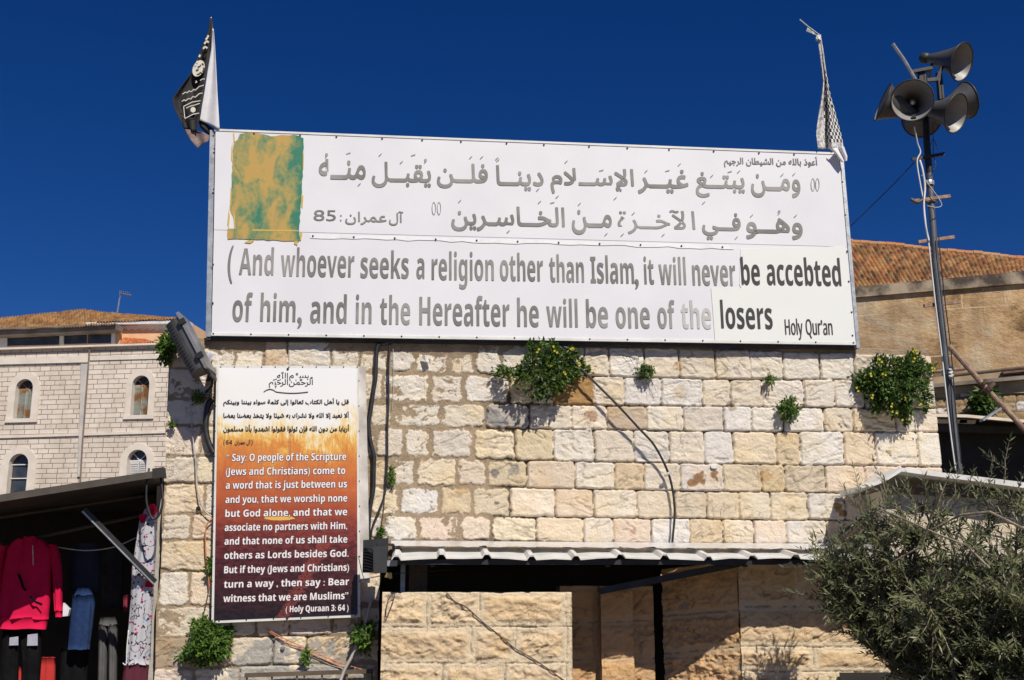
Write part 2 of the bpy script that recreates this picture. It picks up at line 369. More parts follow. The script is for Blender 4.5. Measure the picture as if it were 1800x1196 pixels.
# ================================================================== STONE WALLS (height-field masonry)
def poly_fn(pl, xs, ys):
    uv = [pl.uv(x, y) for x, y in zip(xs, ys)]
    us = np.array([a for a, b in uv]); vs = np.array([b for a, b in uv])
    def f(u):
        u = np.asarray(u, float); r = np.interp(u, us, vs)
        r = np.where(u > us[-1], vs[-1]+(u-us[-1])*(vs[-1]-vs[-2])/(us[-1]-us[-2]), r)
        return np.where(u < us[0], vs[0]+(u-us[0])*(vs[1]-vs[0])/(us[1]-us[0]), r)
    return f
def masonry(name, pl, ul, ur, vb, vt, rows, mat, parent, step=.0105, mortar=lambda u, v: -.02+0*u, mortar_col=(.42, .35, .26), gap=.006,
            palette=((.6, .55, .47),), rough=.012, dome=.022, edge=.03, corner=.03, spots=(), hole=None, over=None, draft=None, depth=.5, seed=1,
            base=.0, crease=.012, edgenoise=.010, warmth=None, sides=True, bvar=.008, margin=(.62, .53, .41), gapfn=None):
    """rows = [(top_fn(u), bottom_fn(u), [joint u...])]; ul, ur functions of v; vt function of u"""
    um = float(np.mean([ul(np.array([vb]))[0], ur(np.array([vb]))[0]]))
    W_ = float((ur(np.array([vb]))-ul(np.array([vb])))[0]); H_ = float(vt(np.array([um]))[0]-vb)
    nu = max(8, int(W_/step)); nv = max(8, int(H_/step))
    t, s = np.meshgrid(np.linspace(0, 1, nv+1), np.linspace(0, 1, nu+1), indexing='ij')
    v = vb + t*H_; u = ul(v) + s*(ur(v)-ul(v)); v = vb + t*(vt(u)-vb); u = ul(v) + s*(ur(v)-ul(v))
    rng = np.random.RandomState(seed)
    wu = u + .010*fbm(u*7, v*7, seed+5, 3)+.004*fbm(u*30, v*30, seed+6, 2); wv = v + .008*fbm(u*7+50, v*7, seed+7, 3)+.004*fbm(u*30, v*30+9, seed+8, 2)
    Hs = np.full(u.shape, -.06); tint = np.zeros(u.shape+(3,)); tint[:] = palette[0]
    dbg = []
    for ri, (ft, fb, J) in enumerate(rows):
        tv, bv = ft(u), fb(u)
        inrow = (v <= tv) & (v > bv)
        J = np.array(J)
        k = np.clip(np.searchsorted(J, u, side='right')-1, 0, len(J)-2)
        for bi in range(len(J)-1):
            jl, jr = J[bi], J[bi+1]
            mk = inrow & (k == bi)
            if not mk.any(): continue
            uc = (jl+jr)/2
            b = base + rng.uniform(-bvar, bvar); tu, tv_ = rng.uniform(-.02, .02, 2)
            tops = ft(np.array([uc]))[0]; bots = fb(np.array([uc]))[0]
            U, V_ = wu[mk], wv[mk]
            xg = gapfn(uc) if gapfn else 0
            hw, hh = (jr-jl)/2-gap-xg-rng.uniform(0, .006), (tops-bots)/2-gap-xg-rng.uniform(0, .005)
            row_c = (ft(u[mk])+fb(u[mk]))/2
            du = np.abs(U-uc)-hw; dv = np.abs(V_-row_c)-hh
            rad = corner*rng.uniform(.5, 1.4)
            qx = np.maximum(du+rad, 0); qy = np.maximum(dv+rad, 0)
            d = rad - np.hypot(qx, qy) - np.minimum(np.maximum(du+rad, dv+rad), 0)   # >0 inside
            d = d + (edgenoise+xg*1.5)*fbm(U*22, V_*22, seed+40+bi, 3)
            rg = rough*rng.uniform(.6, 1.5)
            n1 = fbm(U*6+bi*3.1, V_*9+ri*1.7, seed+bi*7+ri*131, 5)
            n2 = fbm(U*22, V_*30, seed+9, 4)
            ang = rng.uniform(-.7, .7)
            q = (V_*math.cos(ang)+U*math.sin(ang))*9; q2 = (U*math.cos(ang)-V_*math.sin(ang))*3.2
            rn = np.abs(fbm(q2+bi*1.3, q+ri*2.1, seed+77+bi, 4))
            cr = -crease*np.clip(1-rn*13, 0, 1)*(vnoise(U*3+bi, V_*3, seed+3) > -.1)
            rid = np.abs(fbm(q2*2.3+bi, q*1.4+ri, seed+91+bi, 4))
            terr = np.floor(n1*7+.5)/7                                   # broken, terraced rock face
            face = rg*(n1*.4+.8*terr+n2*.5-1.4*rid)+cr
            dm = draft if draft is not None else 0
            inner = sstep(dm, dm+.035, d) if dm else 1.0
            prof = (1-np.exp(-np.maximum(d, 0)/edge))
            hgt = b + tu*(U-uc)+tv_*(V_-row_c) + prof*dome + face*inner*np.clip(d/.02, 0, 1)
            if dm: hgt = b + .004*n2 + inner*(dome+face)
            hgt = np.where(d < 0, b + d*3.0, hgt)
            Hs[mk] = hgt
            c = np.array(palette[rng.randint(len(palette))])*rng.uniform(.93, 1.05)
            if warmth: c = c*np.array(warmth(uc, (tops+bots)/2, rng))
            if over:
                for (ou, ov), oc in over:
                    if jl < ou < jr and bots < ov < tops: c = np.array(oc)*(.72 if sum(oc) > 1.35 else 1)+np.array((.71, .64, .54))*(.28 if sum(oc) > 1.35 else 0)
            cl = fbm(U*5+ri, V_*5+bi, seed+200, 4)[:, None]
            warm = np.array([1.0, .95, .85]); cool = np.array([.98, .98, 1.0])
            cc = c*np.where(cl > 0, 1+(warm-1)*np.minimum(cl*2.2, 1), 1+(cool-1)*np.minimum(-cl*2, 1))
            cc = cc*(1-.35*sstep(.10, .0, rn)[:, None]*(crease > 0)*.6*(vnoise(U*3+bi, V_*3, seed+3) > -.1)[:, None])
            if dm: cc = cc*np.atleast_1d(inner)[:, None]+np.array(margin)*(1-np.atleast_1d(inner)[:, None])
            tint[mk] = cc
    Mh = mortar(u, v) + .005*fbm(u*14, v*14, seed+300, 4)+.003*fbm(u*60, v*60, seed+301, 2)
    mm = Mh > Hs
    H = np.where(mm, Mh, Hs)
    mc = np.array(mortar_col)*(1+.25*fbm(u*9, v*9, seed+310, 4))[..., None]
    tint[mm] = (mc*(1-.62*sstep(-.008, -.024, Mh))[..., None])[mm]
    for (su, sv, sr, scol, amt) in spots:
        d = np.hypot(u-su, (v-sv)*1.15)/sr + .9*fbm(u*16, v*16, seed+400, 4)
        f = (sstep(1.0, .72, d)*amt)[..., None]; f[mm] *= .3
        tint = tint*(1-f)+np.array(scol)*f
    V3 = np.array(pl.o)[None, None, :] + u[..., None]*np.array(pl.u) + v[..., None]*np.array((0, 0, 1.0)) + H[..., None]*np.array(pl.n)
    idx = np.arange((nu+1)*(nv+1)).reshape(nv+1, nu+1)
    Q = np.stack([idx[:-1, :-1], idx[:-1, 1:], idx[1:, 1:], idx[1:, :-1]], -1)
    if hole is not None:
        uc = (u[:-1, :-1]+u[1:, 1:])/2; vc = (v[:-1, :-1]+v[1:, 1:])/2
        Q = Q[~hole(uc, vc)]
    Q = Q.reshape(-1, 4); Vv = V3.reshape(-1, 3); Tt = tint.reshape(-1, 3)
    if sides:                                                            # returns into the wall's thickness
        for ring in (idx[-1, :], idx[::-1, 0], idx[:, -1][::1]):
            e = Vv[ring] - np.array(pl.n)*depth; b0 = len(Vv)
            Vv = np.concatenate([Vv, e]); Tt = np.concatenate([Tt, np.tile(np.array(mortar_col), (len(ring), 1))])
            k = np.arange(len(ring)-1)
            q = np.stack([ring[:-1], ring[1:], b0+k+1, b0+k], -1)
            Q = np.concatenate([Q, q if ring is not idx[:, -1] else q[:, ::-1]])
    return npobj(name, Vv, Q, mat, parent, None, Tt)

WALL = Plane((0, 0, 0))
def U(px, py): return WALL.uv(px, py)[0]
def Vv_(px, py): return WALL.uv(px, py)[1]
XS = [290, 650, 770, 1020, 1270, 1530]
YS = [[594, 600, 603.5, 609, 614.5, 622], [647.5, 653.5, 658.3, 660.7, 667, 668], [701, 706.7, 708.3, 712.3, 714.7, 717.4], [748, 750.6, 752.8, 755.2, 758.4, 759.6],
      [801.5, 805, 805.6, 811, 815.7, 819], [850, 855, 855.4, 859.4, 864.2, 867.4], [903.5, 905, 905.5, 910, 912.8, 915.8], [950, 951, 951.5, 955.5, 957.5, 960],
      [1004.7, 1004, 1004, 1005, 1006, 1007], [1066.5, 1062, 1061, 1060, 1060, 1060], [1120.7, 1117, 1116, 1116, 1116, 1116], [1176, 1165, 1164, 1164, 1164, 1164], [1235, 1230, 1230, 1230, 1230, 1230]]
FN = [poly_fn(WALL, XS, y) for y in YS]
JP = [[300, 345, 413, 464, 505, 581, 633, 683, 729, 789, 835, 881, 940, 985, 1027, 1071, 1132, 1194, 1258, 1318, 1375, 1441, 1502, 1570, 1640],
      [293, 378, 460, 540, 612, 672.6, 755, 816, 897, 936, 972, 1043, 1097, 1162, 1235, 1284, 1340, 1413, 1466, 1520, 1585, 1645],
      [290, 364, 430, 520, 590, 648, 689, 775, 853.6, 930.5, 1005, 1066.6, 1136, 1201, 1272.6, 1321, 1377.5, 1449, 1499, 1574.7, 1652],
      [288, 352, 440, 520, 600, 660, 710, 756, 831, 906, 972, 1044, 1114.4, 1177, 1238, 1289, 1364.7, 1406, 1483, 1536.6, 1613, 1656],
      [288, 345, 420, 520, 600, 650, 687.6, 730.5, 803, 856, 927, 1011.5, 1080, 1132.5, 1195, 1271, 1337, 1379, 1451, 1520, 1590, 1660],
      [286, 360, 430, 520, 600, 650, 701, 772.6, 830, 897, 975, 1043, 1120, 1186, 1243, 1299, 1353.6, 1420, 1485, 1560, 1610, 1660],
      [282, 335.7, 420, 520, 600, 672, 734.5, 807, 864, 943, 1025, 1078, 1146, 1213, 1270.6, 1326, 1382, 1453, 1512, 1570, 1660],
      [280, 378, 440, 520, 600, 672, 760, 850, 945, 1010, 1090, 1180, 1260, 1340, 1420, 1500, 1600, 1660],
      [278, 333, 420, 520, 590, 672, 800, 1000, 1660],
      [274, 372, 451, 510, 583, 633, 672, 800, 1000, 1660],
      [270, 345, 403, 479, 538, 619, 672, 800, 1660],
      [268, 340, 420, 660, 800, 1660]]
YM = [630, 684, 732, 780, 834, 882, 932, 980, 1035, 1092, 1145, 1200]
rows = [(FN[i], FN[i+1], [U(x, YM[i]) for x in JP[i]]) for i in range(len(JP))]
jag = np.random.RandomState(3).uniform(-.015, .012, 40)
def wl_(v): v = np.asarray(v, float); return np.interp(v, [Vv_(268, 1240), Vv_(271, 1194), Vv_(287, 905), Vv_(299, 600)], [U(267, 1240), U(270, 1194), U(285, 905), U(298, 600)]) + .012*vnoise(v*4, v*0, 4)
def wr_(v): v = np.asarray(v, float); return np.interp(v, [Vv_(1660, 1000), Vv_(1655, 820), Vv_(1634, 613)], [U(1662, 900), U(1655, 820), U(1634, 613)]) + .006*vnoise(v*5, v*0, 9)
vtop = poly_fn(WALL, [290, 650, 770, 1020, 1270, 1530, 1640], [594, 600, 602, 606.5, 610, 613, 614])
def wt_(u): return vtop(u) + .008*vnoise(np.asarray(u)*3, np.asarray(u)*0, 14)
u900 = U(900, 800); vrow1 = Vv_(1000, 720)
def mort(u, v):
    left = sstep(U(980, 800), U(780, 800), u)*sstep(U(500, 800), U(600, 800), u)
    farl = sstep(U(520, 800), U(420, 800), u)
    top = sstep(Vv_(1200, 640), Vv_(1200, 618), v)
    low = sstep(Vv_(450, 1160), Vv_(450, 1180), v)*sstep(U(400, 1180), U(430, 1180), u)
    return -.034 + .032*left + .027*farl + .022*top + .0045*vnoise(u*2.2, v*2.2, 21)
def warmth(uc, vc, rng):
    low = np.clip((Vv_(1000, 740)-vc)/1.0, 0, 1)
    if rng.rand() < .18+.55*low: return (1.0, .94-.05*rng.rand(), .85-.10*rng.rand())
    if rng.rand() < .4: return (1.0, 1.0, 1.02)
    return (1.0, .98, .94)
uo, vo = U(668, 1000), Vv_(1000, 968)
def hole(u, v): return (u > uo) & (v < vo)
def sp(px, py, rpx, col, amt): return (U(px, py), Vv_(px, py), rpx/200.0, col, amt)
over = [((U(1008, 690), Vv_(1008, 690)), (.40, .24, .10)), ((U(890, 732), Vv_(890, 732)), (.50, .45, .39)), ((U(1080, 732), Vv_(1080, 732)), (.56, .45, .33)),
        ((U(892, 832), Vv_(892, 832)), (.60, .48, .29)), ((U(800, 880), Vv_(800, 880)), (.62, .48, .29)), ((U(863, 880), Vv_(863, 880)), (.64, .53, .36)),
        ((U(1105, 835), Vv_(1105, 835)), (.64, .48, .28)), ((U(1385, 790), Vv_(1385, 790)), (.66, .51, .31)), ((U(1358, 840), Vv_(1358, 840)), (.64, .49, .28)),
        ((U(1300, 840), Vv_(1300, 840)), (.64, .52, .34)), ((U(1410, 840), Vv_(1410, 840)), (.60, .49, .33)), ((U(730, 880), Vv_(730, 880)), (.76, .74, .70)),
        ((U(790, 732), Vv_(790, 732)), (.70, .62, .48)), ((U(1270, 890), Vv_(1270, 890)), (.66, .53, .35)), ((U(1215, 890), Vv_(1215, 890)), (.60, .50, .36)),
        ((U(1240, 835), Vv_(1240, 835)), (.70, .63, .57)), ((U(1455, 890), Vv_(1455, 890)), (.72, .67, .60)), ((U(310, 1148), Vv_(310, 1148)), (.44, .34, .24))]
spots = [sp(1230, 838, 14, (.26, .13, .05), .9), sp(1255, 836, 13, (.26, .13, .05), .9), sp(1215, 851, 9, (.28, .14, .06), .9), sp(1473, 890, 11, (.34, .18, .05), .9), sp(1482, 903, 8, (.34, .18, .05), .9),
         sp(868, 733, 20, (.25, .245, .24), .8), sp(885, 742, 14, (.25, .245, .24), .7), sp(870, 830, 10, (.16, .15, .15), .8), sp(905, 825, 12, (.28, .26, .24), .7), sp(872, 885, 6, (.12, .11, .11), .8), sp(755, 897, 6, (.14, .12, .11), .8),
         sp(1040, 732, 11, (.36, .19, .10), .7), sp(1115, 935, 7, (.42, .20, .12), .7), sp(745, 808, 8, (.45, .30, .16), .6), sp(1195, 645, 12, (.52, .36, .20), .6), sp(1190, 690, 14, (.55, .42, .28), .5),
         sp(1562, 796, 5, (.36, .24, .08), .8), sp(812, 862, 14, (.48, .30, .13), .6), sp(1392, 895, 7, (.42, .28, .12), .6), sp(480, 1185, 70, (.36, .35, .33), .8), sp(560, 1182, 60, (.36, .35, .33), .8), sp(620, 1186, 50, (.36, .35, .33), .8),
         sp(1285, 710, 9, (.42, .35, .27), .9), sp(1290, 718, 8, (.42, .35, .27), .9), sp(1345, 838, 12, (.45, .26, .10), .55), sp(960, 712, 10, (.45, .37, .28), .8), sp(300, 620, 18, (.45, .40, .33), .6), sp(320, 1170, 26, (.40, .36, .31), .7)]
pal = ((.75, .69, .60), (.73, .655, .55), (.77, .72, .645), (.71, .635, .53), (.75, .68, .585), (.76, .71, .63))
wallroot = thing('stone_building', 'long flat roofed building of cream stone blocks under the billboard', 'building', (0, .3, 0))
masonry('wall', WALL, wl_, wr_, Vv_(700, 1225), wt_, rows, M['stone'], wallroot, mortar=mort, palette=pal, warmth=warmth, spots=spots, over=over, hole=hole, gapfn=lambda uc: float(.013*sstep(U(960, 800), U(860, 800), uc)*sstep(U(560, 800), U(640, 800), uc)+.005*sstep(U(560, 800), U(480, 800), uc)), mortar_col=(.36, .275, .185), seed=11, step=.0078, rough=.0072, dome=.007, edge=.003, corner=.020, gap=.0068, edgenoise=.009, bvar=.007, depth=.6)
# lower part to the ground, flat roof slab, dark shop inside
ib = MB()
xl, xr = U(668, 1000), U(1660, 900); zt = vo+.03
ib.bbox(U(268, 1190), xl, .0, .5, 0, Vv_(700, 1225)-.002)
obj('footing', ib, M['render_grey'], wallroot)
ib = MB(); ib.bbox(U(300, 600), U(1632, 614), .58, 5.0, 0, Vv_(900, 640)); obj('roof_block', ib, M['render_grey'], wallroot)
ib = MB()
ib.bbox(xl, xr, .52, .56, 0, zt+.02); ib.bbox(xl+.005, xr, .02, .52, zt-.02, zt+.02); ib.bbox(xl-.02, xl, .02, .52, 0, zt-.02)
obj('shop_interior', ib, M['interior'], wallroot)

# ================================================================== LOWER STONEWORK: front pillar wall, bay and right wall
def simple_rows(pl, xs, yss, jpx):
    fn = [poly_fn(pl, xs, y) for y in yss]
    return [(fn[i], fn[i+1], [pl.uv(x, (yss[i][0]+yss[i+1][0])/2)[0] for x in jpx[i]]) for i in range(len(jpx))]
def rough_wall(name, pl, xs, yss, jpx, parent, xl0, xr0, ybot, seed, palette, topx=None, spots=(), depth=.4, gap=.003, rough=.017, margin=(.68, .56, .395)):
    rw = simple_rows(pl, xs, yss, jpx)
    ua, ub = pl.uv(xl0, (yss[0][0]+ybot)/2)[0], pl.uv(xr0, (yss[0][-1]+ybot)/2)[0]
    return masonry(name, pl, lambda v: ua+0*np.asarray(v), lambda v: ub+0*np.asarray(v), pl.uv(xl0, ybot)[1], rw[0][0], rw, M['stone_rough'], parent,
                   step=.008, mortar=lambda u, v: -.014+0*u, mortar_col=(.48, .39, .275), gap=gap, palette=palette, rough=rough, dome=.016, edge=.01, corner=.006, draft=.022, seed=seed,
                   crease=.018, edgenoise=.012, depth=depth, spots=spots, bvar=.003, margin=margin)
pil = Plane((0, -.5, 0))
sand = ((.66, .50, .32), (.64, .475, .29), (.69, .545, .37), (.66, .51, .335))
pr = thing('stone_pillar', 'broad lit sandstone pillar with rock faced blocks below the awning', 'pillar', pil.pt(pil.uv(840, 1100)[0], 0) + Vector((0, .2, 0)))
rough_wall('block_face', pil, [670, 1005], [[1041, 1041], [1103, 1102], [1167, 1166], [1232, 1230]], [[640, 751, 844, 994, 1040], [640, 829, 907, 997, 1040], [640, 778, 888, 997, 1040]], pr, 670, 1006, 1230, 31, sand, depth=.35)
pb_ = MB(); a, b = pil.uv(670, 1100)[0], pil.uv(1006, 1100)[0]
pb_.bbox(a+.01, b-.01, -.494, -.16, 0, pil.uv(800, 1229)[1]-.002); obj('core', pb_, M['render_grey'], pr)

br = thing('bay_wall', 'shaded brown stone bay in two steps right of the lit pillar', 'wall', (P(1085, 1100, .2).x, .25, 0))
brown = ((.60, .37, .19), (.55, .34, .17), (.62, .40, .21))  # browner than sand: warm bounce in the shade is put into the colour
q1 = Plane((0, .12, 0)); q2 = Plane((0, .0, 0)); q3 = Plane((0, .14, 0))
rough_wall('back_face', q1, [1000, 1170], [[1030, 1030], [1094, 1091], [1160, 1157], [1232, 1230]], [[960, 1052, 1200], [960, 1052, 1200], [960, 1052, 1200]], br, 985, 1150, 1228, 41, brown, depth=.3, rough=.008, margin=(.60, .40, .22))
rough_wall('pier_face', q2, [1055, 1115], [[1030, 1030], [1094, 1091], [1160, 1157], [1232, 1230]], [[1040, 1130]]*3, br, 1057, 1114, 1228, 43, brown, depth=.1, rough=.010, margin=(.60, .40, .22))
# angled face: comes forward to the right
cr_ = P(1300, 1100, -.2); al = P(1166, 1100, .22)
angw = Plane((cr_.x, cr_.y, 0), math.atan2(-(cr_.y-al.y), (cr_.x-al.x)))
rr = thing('corner_wall', 'sandstone corner wall with a slanting shadow edge beside the olive tree', 'wall', (cr_.x, cr_.y+.2, 0))
rough_wall('angled_face', angw, [1166, 1300], [[1000, 985], [1082, 1073], [1150, 1137], [1232, 1222]], [[1100, 1360]]*3, rr, 1166, 1300, 1226, 47, ((.62, .41, .22), (.60, .39, .21)), depth=.3, rough=.026, margin=(.64, .46, .28))  # browner stone than the front face, painting in its warm shade
bw = Plane((0, -.2, 0))
rough_wall('front_face', bw, [1300, 1560], [[990, 990], [1066, 1067], [1137, 1138], [1180, 1181], [1250, 1250]], [[1200, 1405, 1560, 1900], [1200, 1540, 1900], [1200, 1430, 1640, 1900], [1200, 1472, 1900]], rr, 1301, 1900, 1228, 53, sand, depth=.3)
db = MB(); a0, a1 = bw.uv(1473, 1182), bw.uv(1598, 1182)
db.bbox(a0[0], a1[0], -.245, -.232, .0, a0[1]); obj('painted_dark_doorway', db, M['interior'], rr)  # near-black sheet painted as the shade inside the door opening
db = MB(); z1 = bw.uv(1300, 1226)[1]-.003
db.bbox(cr_.x+.01, bw.uv(1900, 1100)[0], -.195, .05, 0, z1); obj('core', db, M['render_grey'], rr)

# ================================================================== AWNING of corrugated sheet over the shop front
aw = thing('corrugated_awning', 'pale corrugated metal awning along the foot of the stone wall', 'awning', P(1050, 965, -.02))
AF_Y = -.72
x0a, x1a = P(688, 985, AF_Y).x, P(1600, 990, AF_Y).x
zb0, zb1 = P(700, 963, 0).z, P(1420, 968, 0).z
def zfront(x): return np.interp(x, [P(700, 984, AF_Y).x, P(1420, 986, AF_Y).x], [P(700, 981, AF_Y).z, P(1420, 981, AF_Y).z])
def zback(x): return np.interp(x, [P(700, 963, 0).x, P(1420, 968, 0).x], [zb0, zb1]) + .01
per = 78/pxm(AF_Y)
xs = []; x = x0a
prof = []
while x < x1a:
    for fx, hz in ((0, .0), (.06, .030), (.15, .030), (.21, 0), (.60, .003)):
        prof.append((x+fx*per, hz))
    x += per
sb = MB(); n = len(prof); vs = []
for k, (x, hz) in enumerate(prof):
    wob = .006*math.sin(x*5.1)+.005*math.sin(x*13+1)
    for j in range(5):
        t = j/4; y = AF_Y + t*(-.035-AF_Y) + (.02*math.sin(k*1.7) if j == 0 else 0); z = zfront(x)*(1-t)+zback(x)*t + hz + wob*(1-t)
        vs += [(x, y, z), (x, y, z-.012)]
fs = []
for k in range(n-1):
    for j in range(4):
        a = (k*5+j)*2; b = ((k+1)*5+j)*2
        fs += [(a, b, b+2, a+2), (a+1, a+3, b+3, b+1)]
    a = k*10; b = (k+1)*10; fs.append((a, a+1, b+1, b))
sb.add(vs, fs); obj('sheet', sb, M['sheet'], aw)
fb = MB(); nseg = 60; vs = []
for k in range(nseg+1):
    x = x0a + (x1a-x0a)*k/nseg - .02; z = zback(x)
    wv = .006*math.sin(k*1.9)+.005*math.sin(k*4.7)
    vs += [(x, -.055+wv*.5, z+.04+wv), (x, -.09, z+.045), (x, -.24+wv, z+.028+wv*.6), (x, -.44+wv, z-.02+wv*.8)]
fb.add(vs, [(k*4+j, k*4+j+1, (k+1)*4+j+1, (k+1)*4+j) for k in range(nseg) for j in range(3)]); obj('flashing', fb, M['foil'], aw)
fb = MB()
fb.bar((x0a+.05, AF_Y+.07, zfront(x0a)-.03), (x1a, AF_Y+.07, zfront(x1a)-.03), .04, .04)
for px in (760, 1062, 1298):
    xx = P(px, 1000, -.4).x; fb.bar((xx, AF_Y+.09, zfront(xx)-.045), (xx, .0, zback(xx)-.06), .035, .05)
obj('frame', fb, M['dark_steel'], aw)
fb = MB(); fb.bar(P(1052, 1040, -.30), P(1300, 991, -.5), .04, .055); obj('brace', fb, M['dark_steel'], aw)  # dark beam stands for a shadowed fascia, its shade put into the colour
# boards and pale strip glimpsed under the awning at its left end
wb = MB(); c = P(740, 1010, .1)
for k, px in enumerate((724, 735, 746)):
    wb.box(P(px, 1020, .06), (.026, 0, 0), (0, .01, 0), (0, 0, .35))
tag(obj('board_panel', wb, M['brown_wood'], None, P(735, 1050, .06)), 'brown vertical boards in the dark under the awning', 'boards')
wb = MB(); wb.box(P(708, 1020, .05), (.02, 0, 0), (0, .01, 0), (0, 0, .15)); tag(obj('metal_post', wb, M['galv'], None, P(708, 1050, .05)), 'dull grey metal post behind the black floodlight', 'post')

# ================================================================== BILLBOARD
BB = Plane((0, -.10, 0))
bbr = thing('billboard', 'huge white billboard with Arabic and English lettering on top of the stone wall', 'billboard', (P(935, 604, 0).x, -.05, P(935, 604, 0).z))
TL, TR, BR_, BL = (379, 228), (1475, 271), (1504.5, 606), (372, 590)
def bq(pts, h): return [BB.at(x, y, h) for x, y in pts]
seamL, seamR = (376, 404), (1489, 434)
mb = MB(); mb.slab(bq([TL, TR, seamR, seamL], 0), BB.n*-.03); obj('upper_sheet', mb, M['white_panel'], bbr)
mb = MB(); mb.slab(bq([(376, 402.5), (1489, 432.5), BR_, BL], -.003), BB.n*-.027); obj('lower_sheet', mb, M['white_panel'], bbr)
mb = MB()
mb.slab(bq([(369, 229), (377.5, 228), (371, 592), (361.5, 592)], -.02), BB.n*-.05); obj('post', mb, M['galv'], bbr); mb = MB(); mb.slab(bq([(1476, 270), (1482, 268), (1512, 612), (1506, 612)], -.02), BB.n*-.06)
obj('post', mb, M['galv'], bbr)
mb = MB(); mb.slab(bq([(377, 226.5), (1477, 268.5), (1477.5, 272), (377, 230)], .006), BB.n*-.05); obj('edge_trim', mb, M['white_paint'], bbr); mb = MB(); mb.slab(bq([(371.5, 585.5), (1504.5, 602), (1505, 606.5), (371.5, 590)], .006), BB.n*-.012)
obj('edge_trim', mb, M['white_paint'], bbr)
mb = MB(); mb.slab(bq([(364, 590.3), (1508, 606.8), (1509, 612.5), (363, 597.5)], -.03), BB.n*-.06); obj('bottom_rail', mb, M['dark_steel'], bbr)
mb = MB(); mb.slab(bq([(372, 236), (1474, 278), (1503, 600), (368, 586)], -.09), BB.n*-.04); obj('back_frame', mb, M['galv'], bbr)
mb = MB()
mb.slab(bq([(1302, 438), (1486, 433), (1493, 500), (1300, 500)], .002), BB.n*-.003); mb.slab(bq([(1250, 506.5), (1303, 507), (1300, 500), (1493, 500), (1501.5, 602), (1257, 598.5)], .003), BB.n*-.003)
obj('repair_patch', mb, M['patch_panel'], bbr)
def lettering(name, specs, mat, pl=BB, parent=bbr, h=.0022, fn=bold, copies=((0, 0),), asc=None):
    A = asc or glyphs(fn('d'))[0][:, 1].max()
    for t, x0, x1, yb, top in specs:
        b = MB(); put_text(b, fn(t), x0, x1, yb, top, pl, .0155, A, h, copies); obj(name, b, mat, parent)
def inst(parent, name, mb, mat, locs):
    """copies of one small mesh (built round the origin) as parts of parent"""
    me = bpy.data.meshes.new(name); me.from_pydata(mb.v, [], mb.f); me.materials.append(mat); o = None
    for p in locs:
        if o is None: o = bpy.data.objects.new(name, me)
        else: o = o.copy()
        COL.objects.link(o); o.parent = parent; o.location = Vector(p)-ORG[parent.name]; ORG[o.name] = ORG[parent.name]
lettering('lettering', [('And', 419.5, 480.4, 483.5, 434.5), ('whoever', 493, 622.5, 486.5, 435.5), ('seeks', 633.6, 718.5, 489, 440), ('a', 732, 746, 490, 441), ('religion', 758.7, 868.4, 492.6, 442.4),
    ('other', 879, 955, 494, 444.5), ('than', 966, 1027, 496, 447.4), ('Islam', 1038.7, 1115, 498, 449), ('it', 1133, 1150, 499.6, 450.8), ('will', 1159, 1206.6, 500.5, 451.5), ('never', 1218, 1294, 502, 453)], M['grey_text'])
for t, x0, x1, ya, yb in (('(', 400, 408.5, 432, 498), (',', 1116.5, 1122.5, 491, 508), (',', 523, 530, 558, 577)):
    b = MB(); put_text(b, t, x0, x1, 0, 0, BB, 0, None, .004, ((-.6, 0), (0, 0), (.6, 0)), 0, (ya, yb)); obj('lettering', b, M['grey_text'], bbr)
lettering('lettering', [('of', 407.8, 443, 565.5, 514.3), ('him', 457, 519, 565.5, 515), ('and', 545, 609, 568, 517), ('in', 625, 653, 569, 517.7), ('the', 667.7, 721, 570.5, 518.7), ('Hereafter', 737, 896, 572.5, 520),
    ('he', 909.5, 947.6, 574.5, 523.7), ('will', 961, 1016, 575, 525), ('be', 1031, 1069.5, 576, 526), ('one', 1083, 1143, 577, 527), ('of', 1156.8, 1187.5, 577.5, 527.7)], M['grey_text'])
lettering('lettering', [('the', 1198.6, 1251, 578, 528)], M['pale_text'])
lettering('lettering', [('be', 1304, 1337, 501, 451.8), ('accebted', 1349, 1479.5, 502, 452.5), ('losers', 1268, 1359, 578, 527.7)], M['black_text'], h=.007)
b = MB(); A_ = glyphs(sans('d'))[0][:, 1].max()
for t, x0, x1 in (('Holy', 1381, 1411.6), ('Qur’an', 1417.6, 1464)): put_text(b, sans(t), x0, x1, 588.5, 560, BB, .01, A_, .007, ((-.4, 0), (0, 0), (.4, 0)))
obj('lettering', b, M['black_text'], bbr)
# Arabic verse
tight = [(dx, dy) for dx, dy in ((0, 0), (-.7, -.9), (.7, -.9), (-.7, .9), (.7, .9), (0, 1.7))]
b = MB()
for t, x0, x1, ya, yb in (('ومــن', 1321, 1406.6, 307.6, 346), ('يبتــغ', 1223.6, 1308.6, 304, 346), ('غيــر', 1121.6, 1210, 299, 340), ('الإســلام', 968.5, 1114, 297, 340), ('دينــا', 873, 955, 292, 334),
                          ('فلــن', 768.7, 857, 288.6, 329.7), ('يقبــل', 654, 757, 286, 329), ('منــه', 560.7, 642, 281, 314),
                          ('وهــو', 1312, 1410.6, 384, 419.7), ('فــي', 1235, 1302, 375.5, 420.7), ('الآخــرة', 1086.5, 1222, 369, 412), ('مــن', 1006, 1075, 370.5, 411), ('الخــاسـرين', 794, 992.5, 364, 406)):
    b = MB(); put_text(b, arabic(t), x0, x1, 0, 0, BB, .018, None, .0022, tight if 'ة' not in t else tight[:1]+[(-.5, 0), (.5, .5), (0, .9)], 0, (ya, yb)); obj('arabic_lettering', b, M['grey_text'], bbr)
b = MB(); thin = ((0, 0), (-.35, 0), (.35, 0), (0, .4))
